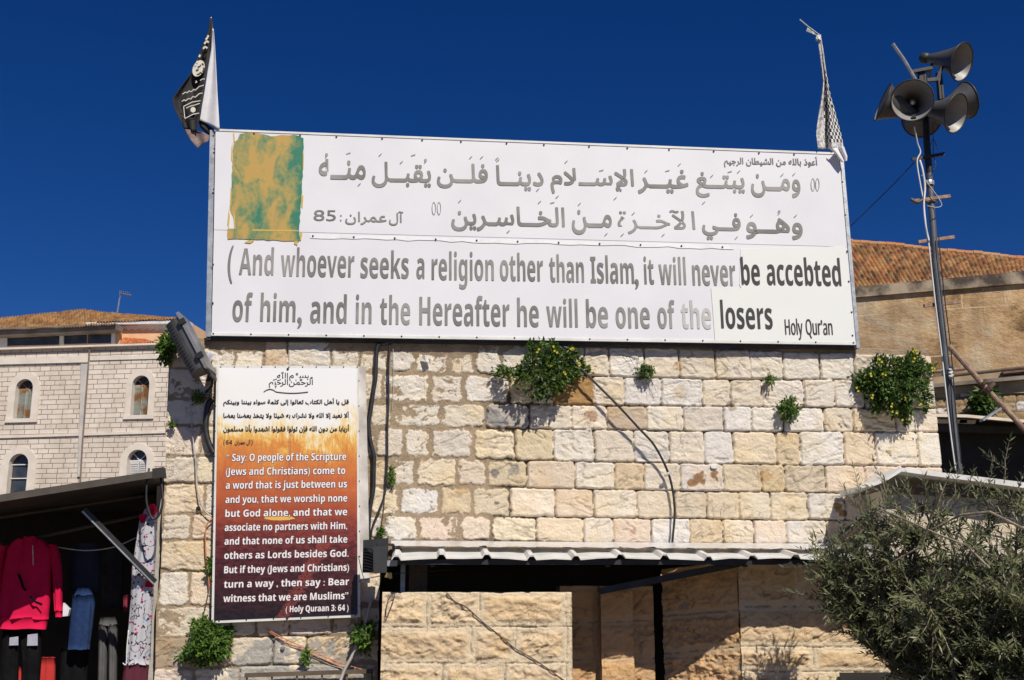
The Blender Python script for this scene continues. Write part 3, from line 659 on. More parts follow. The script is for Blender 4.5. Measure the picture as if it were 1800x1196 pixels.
for t, x0, x1, ya, yb in (('آل', 684, 708.5, 372, 396), ('عمران', 607, 679.4, 373, 395)): b = MB(); put_text(b, arabic(t), x0, x1, 0, 0, BB, .018, None, .004, thin+((.0, -.5),), 0, (ya, yb)); obj('arabic_lettering', b, M['grey_text'], bbr)
b = MB(); put_text(b, '85', 551, 590, 0, 0, BB, .01, None, .004, ((0, 0), (.4, 0)), 0, (369.5, 388.5)); obj('numeral', b, M['grey_text'], bbr); b = MB(); put_text(b, ':', 597.5, 600.5, 0, 0, BB, 0, None, .004, ((0, 0),), 0, (378, 389)); obj('colon', b, M['grey_text'], bbr); b = MB()
put_text(b, arabic('أعوذ بالله من الشيطان الرجيم'), 1273, 1437, 0, 0, BB, .016, None, .004, thin, 0, (274.5, 295))
obj('arabic_lettering', b, M['grey_text'], bbr)
# vowel marks
def c4px(X, Y): return 930+X/2.99, 220+Y/2.99
def c3px(X, Y): return 360+X/2.99, 220+Y/2.99
marks = [c4px(*q) for q in ((1392, 258), (1330, 262), (1102, 245), (960, 268), (790, 208), (615, 243), (195, 193), (918, 408), (453, 385), (148, 377), (1400, 478), (1170, 476), (265, 415), (548, 465), (705, 578), (490, 577), (405, 574), (1090, 592), (55, 405))]
marks += [c3px(*q) for q in ((1535, 176), (1541, 185), (1455, 170), (1398, 170), (1033, 196), (922, 156), (812, 312), (1750, 340), (1340, 400), (1595, 560))]
for k, (x, y) in enumerate(marks):
    b = MB(); b.add([BB.at(x-3, y+2, .0065), BB.at(x-2, y+3, .0065), BB.at(x+3, y-2, .0065), BB.at(x+2.4, y-2.8, .0065)], [(0, 1, 2, 3)]); obj('vowel_mark', b, M['ring_text'], bbr)
for x, y in [c4px(1055, 245), c4px(727, 240), c4px(380, 238), c4px(122, 408), c3px(1095, 158), c3px(755, 148)]:
    b = MB(); b.add([BB.at(x-4, y+.5, .0065), BB.at(x-3.6, y+1.7, .0065), BB.at(x+4, y-.2, .0065), BB.at(x+4, y-1.6, .0065)], [(0, 1, 2, 3)]); obj('vowel_mark', b, M['ring_text'], bbr)
def ringmark(x, y, rx, ry, wd, h=.0065):
    n = 12; o_ = [BB.at(x+rx*math.cos(k*2*math.pi/n), y+ry*math.sin(k*2*math.pi/n), h) for k in range(n)]; i_ = [BB.at(x+(rx-wd)*math.cos(k*2*math.pi/n), y+(ry-wd)*math.sin(k*2*math.pi/n), h) for k in range(n)]
    b.add(o_+i_, [(k, (k+1) % n, n+(k+1) % n, n+k) for k in range(n)])
for x, y in (c4px(1315, 455), c3px(1160, 185), c3px(640, 155)): b = MB(); ringmark(x, y, 2.4, 2.6, 1.1); b.add([BB.at(x, y+2, .007), BB.at(x+1, y+2.4, .007), BB.at(x-2.4, y+6, .007), BB.at(x-2.8, y+5, .007)], [(0, 1, 2, 3)]); obj('vowel_mark', b, M['ring_text'], bbr)
for x, y in (c4px(1492, 313), c4px(1516, 313), c3px(1204, 438), c3px(1231, 438)):
    b = MB(); ringmark(x, y, 3.7, 11.5, 1.1); obj('quotation_mark', b, M['ring_text'], bbr)
# flaking ochre and green paint over a painted-out emblem
m, ns, ls, pbs = nmat('ochre_over_green_paint'); co = objco(ns); pbs.inputs['Roughness'].default_value = .6
mp = ns.new('ShaderNodeMapping'); ls.new(co, mp.inputs['Vector']); mp.inputs['Scale'].default_value = (1.0, 1, .55)
n1 = noise(ns, ls, 7, 5, .6, mp.outputs[0], .6); n2 = noise(ns, ls, 26, 4, .6, co, .3)
sx = ns.new('ShaderNodeSeparateXYZ'); ls.new(co, sx.inputs[0])
xe = BB.at(532, 320).x - ORG[bbr.name].x
edge_ = math_(ns, ls, 'MULTIPLY', math_(ns, ls, 'ADD', sx.outputs[0], .16-xe, True), 2.0)
f = math_(ns, ls, 'ADD', math_(ns, ls, 'ADD', n1, math_(ns, ls, 'MULTIPLY', n2, .28)), edge_)
ls.new(ramp(ns, ls, f, [(.58, (.45, .29, .07)), (.70, (.25, .25, .08)), (.84, (.015, .17, .10))]), pbs.inputs['Base Color'])
M['ochre'] = m
def jagged(pts, amp, seed):
    rg = random.Random(seed); out = []
    for i, (x, y) in enumerate(pts):
        x2, y2 = pts[(i+1) % len(pts)]; L = math.hypot(x2-x, y2-y); k = max(1, int(L/7))
        for j in range(k):
            t = j/k; out.append((x+(x2-x)*t+rg.uniform(-amp, amp), y+(y2-y)*t+rg.uniform(-amp, amp)))
    return out
b = MB(); pts = jagged([c3px(*q) for q in ((185, 50), (235, 38), (350, 58), (420, 52), (490, 55), (519, 72), (516, 250), (506, 400), (497, 548), (500, 600), (490, 612), (440, 608), (250, 603), (122, 598), (118, 545), (168, 545), (132, 440), (140, 300), (150, 88), (172, 80))], .9, 4)
b.add([BB.at(x, y, .0035) for x, y in pts], [tuple(range(len(pts)))]); obj('painted_patch', b, M['ochre'], bbr)
M['ochre_plain'] = pmat('ochre_drips', (.60, .40, .05), (.52, .36, .10), 20, .6)
b = MB()
for q in (((148, 45), (154, 40), (158, 85), (152, 90)), ((140, 120), (146, 90), (146, 200), (138, 180)), ((136, 330), (141, 330), (138, 420), (132, 425)), ((118, 520), (126, 440), (132, 480), (126, 545)), ((150, 455), (158, 470), (162, 540), (154, 545)),
          ((516, 130), (521, 160), (519, 230), (515, 240)), ((508, 360), (518, 375), (514, 440), (506, 430)), ((500, 560), (513, 570), (506, 610), (500, 600)), ((470, 612), (490, 612), (487, 632), (470, 625)), ((230, 608), (262, 606), (240, 622), (205, 618)),
          ((250, 548), (492, 553), (494, 559), (250, 556))):
    b = MB(); b.add([BB.at(*c3px(*p), .0042) for p in q], [tuple(range(len(q)))]); obj('paint_drip', b, M['ochre_plain'], bbr)
# torn seam strip and fixing screws
m, ns, ls, pbs = nmat('scuffed_seam'); co = objco(ns)
ls.new(ramp(ns, ls, noise(ns, ls, 9, 6, .7, co), [(.45, (.79, .79, .81)), (.65, (.70, .70, .72))]), pbs.inputs['Base Color']); M['seam'] = m
b = MB(); rg = random.Random(5); top = []; bot = []
for k in range(40):
    x = 545+k*(1290-545)/39; y = 408+(x-376)*.0268
    top.append(BB.at(x, y-1+rg.uniform(-.5, .5), .002)); bot.append(BB.at(x, y+4+3*rg.random(), .002))
b.add(top+bot, [(k, k+1, 41+k, 40+k) for k in range(39)]); obj('torn_seam', b, M['seam'], bbr)
scr = MB(); scr.lathe((0, 0, 0), (0, -1, 0), [(0, .009), (.005, .008), (.006, .0)], 8)
pts = [(379+k*(1475-379)/15+random.uniform(-8, 8), 0) for k in range(16)]
spx = [(x, 232.5+(x-379)*.0385) for x, _ in pts] + [(375+k*(1500-375)/17, 587+(k/17)*16) for k in range(18)] + [(550+k*72, 415+k*1.95) for k in range(11)] + [(377, 262), (375.5, 333), (374.5, 465), (374, 533), (1481, 320), (1486, 378), (1489, 442), (1492, 495), (1497, 549), (1498.5, 590)]
inst(bbr, 'screw', scr, M['dark_steel'], [BB.at(x, y, .004) for x, y in spx])

# ================================================================== POSTER
PO = Plane((0, -.11, 0))
por = thing('poster_board', 'tall sunset poster with white border and English text on the left wall', 'poster', PO.at(500, 1095) + Vector((0, .05, 0)))
def pq(pts, h): return [PO.at(x, y, h) for x, y in pts]
bb_ = MB(); bb_.slab(pq([(380.7, 642.5), (630, 644), (633.5, 1085), (371.5, 1096)], 0), PO.n*-.03); obj('board', bb_, M['white_paint'], por)
m, ns, ls, pbs = nmat('printed_sunset'); pbs.inputs['Roughness'].default_value = .4
co = objco(ns); sx = ns.new('ShaderNodeSeparateXYZ'); ls.new(co, sx.inputs[0])
zt_ = PO.at(505, 648).z-ORG[por.name].z; zb_ = PO.at(505, 1090).z-ORG[por.name].z
t = math_(ns, ls, 'DIVIDE', math_(ns, ls, 'SUBTRACT', sx.outputs[2], zt_), zb_-zt_)
mp = ns.new('ShaderNodeMapping'); ls.new(co, mp.inputs['Vector']); mp.inputs['Scale'].default_value = (1, 1, 2.6)
mq = ns.new('ShaderNodeMapping'); ls.new(co, mq.inputs['Vector']); mq.inputs['Scale'].default_value = (2.8, 1, .6)
nb = noise(ns, ls, 3, 6, .62, co, .7); nw = noise(ns, ls, 16, 5, .65, mp.outputs[0], .4); nt = noise(ns, ls, 18, 6, .7, mq.outputs[0], .8)
upper = math_(ns, ls, 'LESS_THAN', t, .5)
tt = math_(ns, ls, 'ADD', t, math_(ns, ls, 'MULTIPLY', math_(ns, ls, 'SUBTRACT', nb, .5), math_(ns, ls, 'ADD', math_(ns, ls, 'MULTIPLY', upper, .26), .14)))
tt = math_(ns, ls, 'ADD', tt, math_(ns, ls, 'MULTIPLY', math_(ns, ls, 'SUBTRACT', nt, .5), math_(ns, ls, 'MULTIPLY', upper, .25)))
base_c = ramp(ns, ls, tt, [(.0, (.80, .80, .82)), (.19, (.80, .79, .78)), (.24, (.80, .68, .42)), (.28, (.74, .44, .10)), (.34, (.62, .23, .045)), (.45, (.52, .135, .035)), (.58, (.36, .072, .026)), (.67, (.21, .036, .026)), (.77, (.10, .018, .02)), (1.0, (.010, .007, .011))])
dk = ramp(ns, ls, nw, [(.42, (1, 1, 1)), (.58, (.25, .2, .24))])
lowm = math_(ns, ls, 'MULTIPLY', math_(ns, ls, 'SUBTRACT', t, .52, True), 5, True)
base_c = mixc(ns, ls, math_(ns, ls, 'MULTIPLY', lowm, .8), base_c, dk, 'MULTIPLY')
# light path on the water: a red streak running down, and the low sun
xr_ = PO.at(575, 950).x-ORG[por.name].x; xb_ = PO.at(500, 1085).x-ORG[por.name].x
lx = math_(ns, ls, 'ADD', xr_, math_(ns, ls, 'MULTIPLY', math_(ns, ls, 'SUBTRACT', t, .68), (xb_-xr_)/.30))
dxs = math_(ns, ls, 'ABSOLUTE', math_(ns, ls, 'SUBTRACT', sx.outputs[0], lx))
stk = math_(ns, ls, 'MULTIPLY', math_(ns, ls, 'LESS_THAN', math_(ns, ls, 'ADD', dxs, math_(ns, ls, 'MULTIPLY', math_(ns, ls, 'SUBTRACT', nw, .5), .16)), .055), math_(ns, ls, 'GREATER_THAN', t, .70))
stk = math_(ns, ls, 'MULTIPLY', stk, math_(ns, ls, 'GREATER_THAN', noise(ns, ls, 60, 3, .6, mp.outputs[0]), .47))
base_c = mixc(ns, ls, math_(ns, ls, 'MULTIPLY', stk, .5), base_c, (.36, .07, .05))
xs_ = PO.at(492, 911).x-ORG[por.name].x; zs_ = PO.at(492, 911).z-ORG[por.name].z
e1 = math_(ns, ls, 'POWER', math_(ns, ls, 'DIVIDE', math_(ns, ls, 'SUBTRACT', sx.outputs[0], xs_), .15), 2.0)
e2 = math_(ns, ls, 'POWER', math_(ns, ls, 'DIVIDE', math_(ns, ls, 'SUBTRACT', sx.outputs[2], zs_), .022), 2.0)
sunm = math_(ns, ls, 'LESS_THAN', math_(ns, ls, 'ADD', math_(ns, ls, 'ADD', e1, e2), math_(ns, ls, 'MULTIPLY', nw, .9)), 1.2)
base_c = mixc(ns, ls, math_(ns, ls, 'MULTIPLY', sunm, .85), base_c, (.80, .50, .10))
xt_ = PO.at(510, 800).x-ORG[por.name].x
trunk = math_(ns, ls, 'MULTIPLY', math_(ns, ls, 'LESS_THAN', math_(ns, ls, 'ABSOLUTE', math_(ns, ls, 'SUBTRACT', math_(ns, ls, 'ADD', sx.outputs[0], math_(ns, ls, 'MULTIPLY', nt, .012)), xt_)), .012), math_(ns, ls, 'GREATER_THAN', t, .24))
trunk = math_(ns, ls, 'MULTIPLY', trunk, math_(ns, ls, 'LESS_THAN', t, .56))
base_c = mixc(ns, ls, math_(ns, ls, 'MULTIPLY', trunk, .35), base_c, (.30, .10, .05))
ls.new(base_c, pbs.inputs['Base Color']); M['sunset'] = m
bb_ = MB(); bb_.slab(pq([(384, 647), (627, 648.5), (628.5, 1080.5), (376, 1091)], .0035), PO.n*-.002); obj('printed_sheet', bb_, M['sunset'], por)
bb_ = MB(); bb_.slab(pq([(560, 643), (643, 645), (650, 1025), (560, 1025)], -.033), PO.n*-.015); obj('backing_board', bb_, pmat('dirty_white_board', (.68, .66, .63), (.40, .36, .32), 4, .6), por)
def c5(X, Y): return 360+X/4.983, 630+Y/4.983
def c6(X, Y): return 360+X/4.783, 860+Y/4.783
cap = glyphs(bold('d'))[0][:, 1].max()
ln = [('“ Say: O people of the Scripture', c5(190, 0)[0], c5(1238, 0)[0], c5(0, 897)[1], 62), ('(Jews and Christians) come to', c5(183, 0)[0], c5(1230, 0)[0], c5(0, 1019)[1], 62), ('a word that is just between us', c5(183, 0)[0], c5(1245, 0)[0], c5(0, 1138)[1], 62),
      ('and you, that we worship none', c6(173, 0)[0], c6(1197, 0)[0], c6(0, 111)[1], 60), ('but God alone, and that we', c6(172, 0)[0], c6(1197, 0)[0], c6(0, 227)[1], 60), ('associate no partners with Him,', c6(167, 0)[0], c6(1197, 0)[0], c6(0, 344)[1], 60),
      ('and that none of us shall take', c6(165, 0)[0], c6(1198, 0)[0], c6(0, 459)[1], 60), ('others as Lords besides God.', c6(163, 0)[0], c6(1208, 0)[0], c6(0, 578)[1], 60), ('But if they (Jews and Christians)', c6(162, 0)[0], c6(1212, 0)[0], c6(0, 697)[1], 60),
      ('turn a way , then say : Bear', c6(160, 0)[0], c6(1212, 0)[0], c6(0, 818)[1], 60), ('witness that we are Muslims”', c6(155, 0)[0], c6(1205, 0)[0], c6(0, 937)[1], 60), ('( Holy Quraan 3: 64 )', c6(680, 0)[0], c6(1208, 0)[0], c6(0, 1028)[1], 52)]
for k, (t, x0, x1, yb, hc) in enumerate(ln):
    sl_ = -.0085-.0016*k; hpx = hc/4.85*1.06
    tb = MB(); ts = MB()
    put_text(tb, bold(t), x0, x1, yb, yb-hpx, PO, sl_, cap, .0065, ((0, 0),))
    put_text(ts, bold(t), x0, x1, yb, yb-hpx, PO, sl_, cap, .0040, ((-.9, .7), (.9, .9), (0, -.8)))
    tl_ = obj('lettering', tb, M['white_text'], por); obj('outline', ts, M['text_shadow'], tl_)
tb = MB()
for t, y0, y1, x0, x1 in (('قل يا أهل الكتاب تعالوا إلى كلمة سواء بيننا وبينكم', 352, 418, 163, 1260), ('ألا نعبد إلا الله ولا نشرك به شيئا ولا يتخذ بعضنا بعضا', 468, 535, 163, 1260), ('أربابا من دون الله فإن تولوا فقولوا اشهدوا بأنا مسلمون', 582, 655, 163, 1262)):
    (xa, ya), (xb, yb) = c5(x0, y0), c5(x1, y1)
    tb = MB(); put_text(tb, arabic(t), xa, xb, 0, 0, PO, -.002, None, .0065, ((0, 0), (-.4, 0), (.4, 0), (0, .5), (0, -.4)), 0, (ya, yb)); obj('arabic_lettering', tb, M['black_text'], por)
tb = MB(); (xa, ya), (xb, yb) = c5(200, 712), c5(400, 768)
put_text(tb, arabic('آل عمران'), c5(262, 0)[0], c5(400, 0)[0], 0, 0, PO, 0, None, .0065, ((0, 0), (.4, 0), (0, .4)), 0, (c5(0, 712)[1], c5(0, 762)[1]))
obj('arabic_lettering', tb, M['black_text'], por); tb = MB()
put_text(tb, bold('64'), c5(182, 0)[0], c5(240, 0)[0], 0, 0, PO, 0, None, .0065, ((0, 0),), 0, (c5(0, 716)[1], c5(0, 755)[1])); obj('numeral', tb, M['black_text'], por); tb = MB()
put_text(tb, '(', c5(162, 0)[0], c5(174, 0)[0], 0, 0, PO, 0, None, .0065, ((0, 0), (.3, 0)), 0, (c5(0, 712)[1], c5(0, 766)[1])); obj('bracket', tb, M['black_text'], por); tb = MB(); put_text(tb, ')', c5(405, 0)[0], c5(417, 0)[0], 0, 0, PO, 0, None, .0065, ((0, 0), (.3, 0)), 0, (c5(0, 712)[1], c5(0, 766)[1]))
obj('bracket', tb, M['black_text'], por)
tb = MB(); (xa, ya), (xb, yb) = c5(560, 118), c5(945, 262)
put_text(tb, '\ufdfd', xa, xb, 0, 0, PO, 0, None, .0065, ((0, 0), (.25, 0)), 0, (ya, yb))
n = 14; pts = [c5(515+k*(905-515)/n, 296-70*(k/n)**.6*(0 if k else 0)-25*math.sin(math.pi*min(1, k/4))*(k < 4)+(-18*math.sin(math.pi*(k-4)/(n-4)) if k >= 4 else 0)*-.6) for k in range(n+1)]
for k in range(n):
    (xa, ya), (xb, yb) = pts[k], pts[k+1]; wd = .9
    tb.add([PO.at(xa, ya-wd, .0072), PO.at(xa, ya+wd, .0072), PO.at(xb, yb+wd, .0072), PO.at(xb, yb-wd, .0072)], [(0, 1, 2, 3)])
obj('calligraphy', tb, M['black_text'], por)
sc2 = MB(); sc2.lathe((0, 0, 0), (0, -1, 0), [(0, .006), (.006, .005), (.007, 0)], 6)
inst(por, 'nail_head', sc2, M['dark_steel'], [PO.at(x, y, 0) for x, y in [(388+k*24, 645.3) for k in range(11)]+[(380-k*.9, 670+k*44) for k in range(10)]+[(631+k*.2, 670+k*44) for k in range(10)]+[(385+k*48, 1092-k*2) for k in range(6)]])
sc2 = MB(); sc2.lathe((0, 0, 0), (0, -1, 0), [(0, .012), (.008, .010), (.009, 0)], 8)
inst(por, 'bolt', sc2, M['dark_steel'], [PO.at(506, 649, .003), PO.at(505, 1086, .003)])

# ================================================================== FLAGS
def cloth(name, left, right, pl, depth_fn, mat, parent, nu=22, sub=3, uvscale=None, thick=.004, th=None):
    """cloth hanging between two boundary polylines (photo px, same count); depth_fn(s,t) gives distance to the viewer"""
    def samp(poly, n):
        poly = np.array(poly, float); d = np.concatenate([[0], np.cumsum(np.hypot(*np.diff(poly, axis=0).T))]); q = np.linspace(0, d[-1], n)
        return np.stack([np.interp(q, d, poly[:, 0]), np.interp(q, d, poly[:, 1])], 1)
    nv = 40; Lp, Rp = samp(left, nv+1), samp(right, nv+1); b = MB(); vs = []; uv = []
    for j in range(nv+1):
        for i in range(nu+1):
            t, q = j/nv, i/nu; p = Lp[j]*(1-q)+Rp[j]*q
            vs.append(pl.at(p[0], p[1], depth_fn(q, t)))
            wd = np.hypot(*(Rp[j]-Lp[j])); uv.append(((q-.5)*(uvscale or 60), t*(uvscale or 60)*2.2))
    fs = [(j*(nu+1)+i, j*(nu+1)+i+1, (j+1)*(nu+1)+i+1, (j+1)*(nu+1)+i) for j in range(nv) for i in range(nu)]
    b.add(vs, fs); o = obj(name, b, mat, parent, smooth=True)
    lay = o.data.uv_layers.new(name='uv')
    for lp in o.data.loops: lay.data[lp.index].uv = uv[lp.vertex_index]
    if thick:
        md = o.modifiers.new('thickness', 'SOLIDIFY'); md.thickness = thick
    return o
FL = Plane((0, -.02, 0))
def f1(X, Y): return 280+X/3.7375, Y/3.7375
fr = thing('black_flag', 'black flag with white script folded over its white back at the billboard corner', 'flag', FL.at(376, 232))
M['black_cloth'] = pmat('black_flag_cloth', (.012, .011, .012), (.024, .022, .024), 6, .8)
M['brown_cloth'] = pmat('faded_flag_bottom', (.10, .075, .07), (.30, .22, .20), 14, .85)
cloth('dark_side', [f1(*q) for q in ((332, 118), (328, 190), (295, 280), (255, 372), (225, 440), (200, 492), (140, 570), (84, 650), (100, 720), (140, 800), (165, 850))],
      [f1(*q) for q in ((346, 120), (352, 200), (340, 330), (322, 430), (306, 520), (292, 640), (272, 760), (262, 800), (255, 820), (250, 845), (246, 870))], FL,
      lambda q, t: .02+.03*math.sin(q*5+t*4)*min(1, t*2)+.012*math.sin(q*13-t*6), M['black_cloth'], fr)
cloth('faded_tip', [f1(*q) for q in ((165, 850), (185, 890), (215, 935), (250, 976))], [f1(*q) for q in ((246, 862), (285, 868), (330, 895), (336, 916))], FL,
      lambda q, t: .03+.02*math.sin(q*6+t*4), M['brown_cloth'], fr, nu=12)
cloth('fold_under', [f1(*q) for q in ((258, 795), (272, 840), (300, 866), (330, 890))], [f1(*q) for q in ((270, 792), (310, 815), (345, 842), (362, 856))], FL, lambda q, t: .0+.02*math.sin(q*4), M['black_cloth'], fr, nu=8)
cloth('white_side', [f1(*q) for q in ((350, 190), (342, 330), (318, 470), (298, 600), (280, 700), (266, 792))], [f1(*q) for q in ((357, 190), (366, 300), (374, 440), (382, 600), (390, 740), (396, 852))], FL,
      lambda q, t: .05+.03*q+.025*math.sin(q*6+t*3)*t, M['white_cloth'], fr, nu=16)
fb = MB(); fb.tube([FL.at(374, 232, -.02), FL.at(*f1(350, 200), -.02), FL.at(*f1(340, 116), -.02)], .007); obj('flagpole', fb, M['galv'], fr)
M['seal'] = pmat('cream_print', (.66, .64, .54), (.52, .50, .42), 14, .8)
eb = MB(); cx, cy = f1(256, 452); pts = []
for k in range(22):
    a = k*2*math.pi/22; x, y = 44*math.cos(a), 62*math.sin(a)
    X, Y = 258+x*.86-y*.25, 450+y*.86+x*.1
    X = max(X, 300-(Y-300)*.62+8) if Y < 500 else X
    pts.append(FL.at(*f1(X, Y), .072))
eb.add(pts, [tuple(range(22))]); obj('round_seal', eb, M['seal'], fr)
def strokes(name, segs, w, h, mat, conv=f1, pl=FL, parent=fr):
    b = MB()
    for sg in segs:
        for (xa, ya), (xb, yb) in zip(sg[:-1], sg[1:]):
            L = math.hypot(xb-xa, yb-ya) or 1; nx, ny = -(yb-ya)/L*w, (xb-xa)/L*w
            b.add([pl.at(*conv(xa+nx, ya+ny), h), pl.at(*conv(xb+nx, yb+ny), h), pl.at(*conv(xb-nx, yb-ny), h), pl.at(*conv(xa-nx, ya-ny), h)], [(0, 1, 2, 3)])
            h += .0004
    return obj(name, b, mat, parent)
strokes('seal_script', [[(246, 490), (262, 488), (270, 476), (280, 482)], [(285, 470), (295, 455), (288, 445)], [(252, 440), (266, 438), (272, 426)], [(240, 462), (250, 462), (258, 452)], [(280, 418), (292, 424)]], 4, .075, M['black_text'])
strokes('white_script', [[(305, 262), (318, 246), (322, 232)], [(296, 290), (310, 270), (325, 280)], [(288, 322), (300, 306), (316, 318)], [(268, 360), (262, 376)], [(252, 402), (246, 418)], [(240, 420), (236, 434)]], 6, .074, M['seal'])
for sg_ in ([[(236, 545), (248, 540), (240, 532)], [(268, 530), (282, 520), (300, 520)], [(152, 620), (172, 606), (182, 612), (196, 598), (210, 604), (226, 588), (236, 594), (262, 570), (292, 560)], [(148, 668), (164, 656), (172, 664), (192, 648), (208, 652), (220, 634), (236, 640), (262, 616), (284, 612)],
     [(160, 700), (168, 780)], [(160, 700), (215, 672), (272, 662)], [(168, 780), (220, 752), (262, 744)], [(176, 712), (200, 700), (236, 690), (266, 680)]]): strokes('lower_script', [sg_], 2.6, .074, M['seal'])
eb = MB(); eb.add([FL.at(*f1(222+17*math.cos(k*.5236), 722+18*math.sin(k*.5236)), .0745) for k in range(12)], [tuple(range(12))]); obj('small_seal', eb, M['seal'], fr)
# checked scarf on a pole
def f2(X, Y): return 1320+X/3.7375, Y/3.7375
m, ns, ls, pbs = nmat('black_white_checked_cloth'); pbs.inputs['Roughness'].default_value = .9
uvn = ns.new('ShaderNodeUVMap'); uvn.uv_map = 'uv'
ck = ns.new('ShaderNodeTexChecker'); ck.inputs['Scale'].default_value = 15; ls.new(uvn.outputs[0], ck.inputs['Vector'])
ck.inputs['Color1'].default_value = (.66, .65, .64, 1); ck.inputs['Color2'].default_value = (.02, .02, .022, 1)
sxx = ns.new('ShaderNodeSeparateXYZ'); ls.new(uvn.outputs[0], sxx.inputs[0])
plain = math_(ns, ls, 'MULTIPLY', math_(ns, ls, 'ADD', sxx.outputs[1], -.62), 9, True)
side = math_(ns, ls, 'GREATER_THAN', math_(ns, ls, 'ADD', sxx.outputs[0], math_(ns, ls, 'MULTIPLY', noise(ns, ls, 6, 3, .6, uvn.outputs[0]), .35)), .0)
plain = math_(ns, ls, 'MULTIPLY', plain, side)
plain2 = math_(ns, ls, 'LESS_THAN', sxx.outputs[1], 2.07)
ls.new(mixc(ns, ls, math_(ns, ls, 'MULTIPLY', plain, plain2), ramp(ns, ls, noise(ns, ls, 14, 4, .7, uvn.outputs[0]), [(.46, (.66, .65, .64)), (.56, (.30, .30, .31))]), ck.outputs['Color']), pbs.inputs['Base Color'])
M['checked'] = m
SF = Plane((0, -.02, 0))
sr = thing('checked_scarf', 'black and white checked scarf knotted to a pole at the right billboard corner', 'scarf', SF.at(1462, 268))
cloth('scarf_cloth', [f2(*q) for q in ((438, 240), (446, 300), (458, 400), (472, 540), (462, 640), (450, 720), (432, 840), (428, 885), (440, 980))], [f2(*q) for q in ((456, 228), (472, 320), (488, 430), (508, 540), (524, 640), (548, 720), (574, 820), (596, 900), (612, 985))], SF,
      lambda q, t: .06+.05*t*math.sin(q*9+t*2)+.02*math.sin(q*22+t*9), M['checked'], sr, nu=44, uvscale=1.0)
cloth('hem', [f2(*q) for q in ((520, 980), (545, 1000), (575, 1040), (600, 1066))], [f2(*q) for q in ((610, 965), (618, 990), (632, 1030), (630, 1058))], SF, lambda q, t: .14+.02*math.sin(q*9), M['white_cloth'], sr, nu=10)
fb = MB(); fb.tube([SF.at(1462, 272, .0), SF.at(*f2(470, 500), .0), SF.at(*f2(446, 225), .02)], .009); fb.tube([SF.at(*f2(446, 228), .03), SF.at(*f2(370, 172), .03), SF.at(*f2(320, 130), .03)], .006); obj('pole', fb, M['galv'], sr)
cloth('small_flag', [f2(*q) for q in ((372, 182), (392, 196), (412, 212), (436, 232))], [f2(*q) for q in ((362, 208), (386, 216), (412, 226), (440, 240))], SF, lambda q, t: .04, pmat('black_white_green_flag', (.6, .6, .6), (.05, .10, .06), 30, .8), sr, nu=6)
fb = MB(); 
for k in range(6): fb.tube([SF.at(*f2(442, 236), .05), SF.at(*f2(430+k*5, 255+4*(k % 3)), .06+.01*k), SF.at(*f2(428+k*6, 272), .05)], [.012, .008, .003], 6)
obj('knot', fb, M['white_cloth'], sr)

# ================================================================== LOUDSPEAKER MAST
MY = 1.5
MP = Plane((0, MY, 0))
mr = thing('loudspeaker_mast', 'tall grey steel mast with cross rungs rising behind the wall', 'mast', (P(1660, 610, MY).x, MY, 0))
xm_ = P(1660, 610, MY).x
zt = MP.at(1628, 150).z
axis_pts = [MP.at(1686, 828), MP.at(1660, 610), MP.at(1645, 470), MP.at(1633, 300), MP.at(1629, 250), MP.at(1624, 130)]
fb = MB(); fb.tube([Vector((axis_pts[0].x+.02, MY, 0))]+axis_pts[:4], [.036]*3+[.036, .034], 14); obj('lower_pole', fb, M['mast'], mr)
fb = MB(); fb.tube([axis_pts[3]-Vector((0, 0, .03)), axis_pts[4], axis_pts[5]], [.038, .037, .036], 12); obj('upper_pole', fb, M['dark_steel'], mr)
for (xa, ya), (xb, yb) in (((1603, 281), (1660, 271)), ((1604, 354), (1670, 345)), ((1614, 426), (1677, 417)), ((1624, 538), (1687, 531))):
    rb = MB(); d = -.07 if ya > 400 else .05
    rb.bar(MP.at(xa, ya, d), MP.at(xb, yb, d), .03, .035); obj('rung', rb, M['rust'] if ya > 300 else M['dark_steel'], mr)
for px, py in ((1664, 655), (1638, 352), (1633, 322)):
    rb = MB(); p = MP.at(px, py); rb.lathe(p-Vector((0, 0, .03)), (0, 0, 1), [(0, .04), (0, .056), (.03, .058), (.05, .055), (.05, .04)], 14); obj('clamp', rb, M['galv'], mr)
rb = MB(); rb.bar(MP.at(1601, 128, .03), MP.at(1637, 121, .03), .07, .035); rb.bar(MP.at(1620, 126, .0), MP.at(1618, 150, .0), .06, .06); rb.bar(MP.at(1622, 142, .0), MP.at(1648, 140, .02), .035, .04)
rb.bar(MP.at(1646, 142, .02), MP.at(1656, 118, .02), .035, .035); rb.bar(MP.at(1650, 128, 0), MP.at(1654, 176, .0), .06, .05); rb.bar(MP.at(1655, 140, .03), MP.at(1658, 174, .03), .02, .02)
obj('head_bracket', rb, M['dark_steel'], mr)
rb = MB(); rb.tube([MP.at(1609, 140, .06), MP.at(1590, 107, .1), MP.at(1569, 77, .14)], .02, 8); obj('rod', rb, M['galv'], mr)
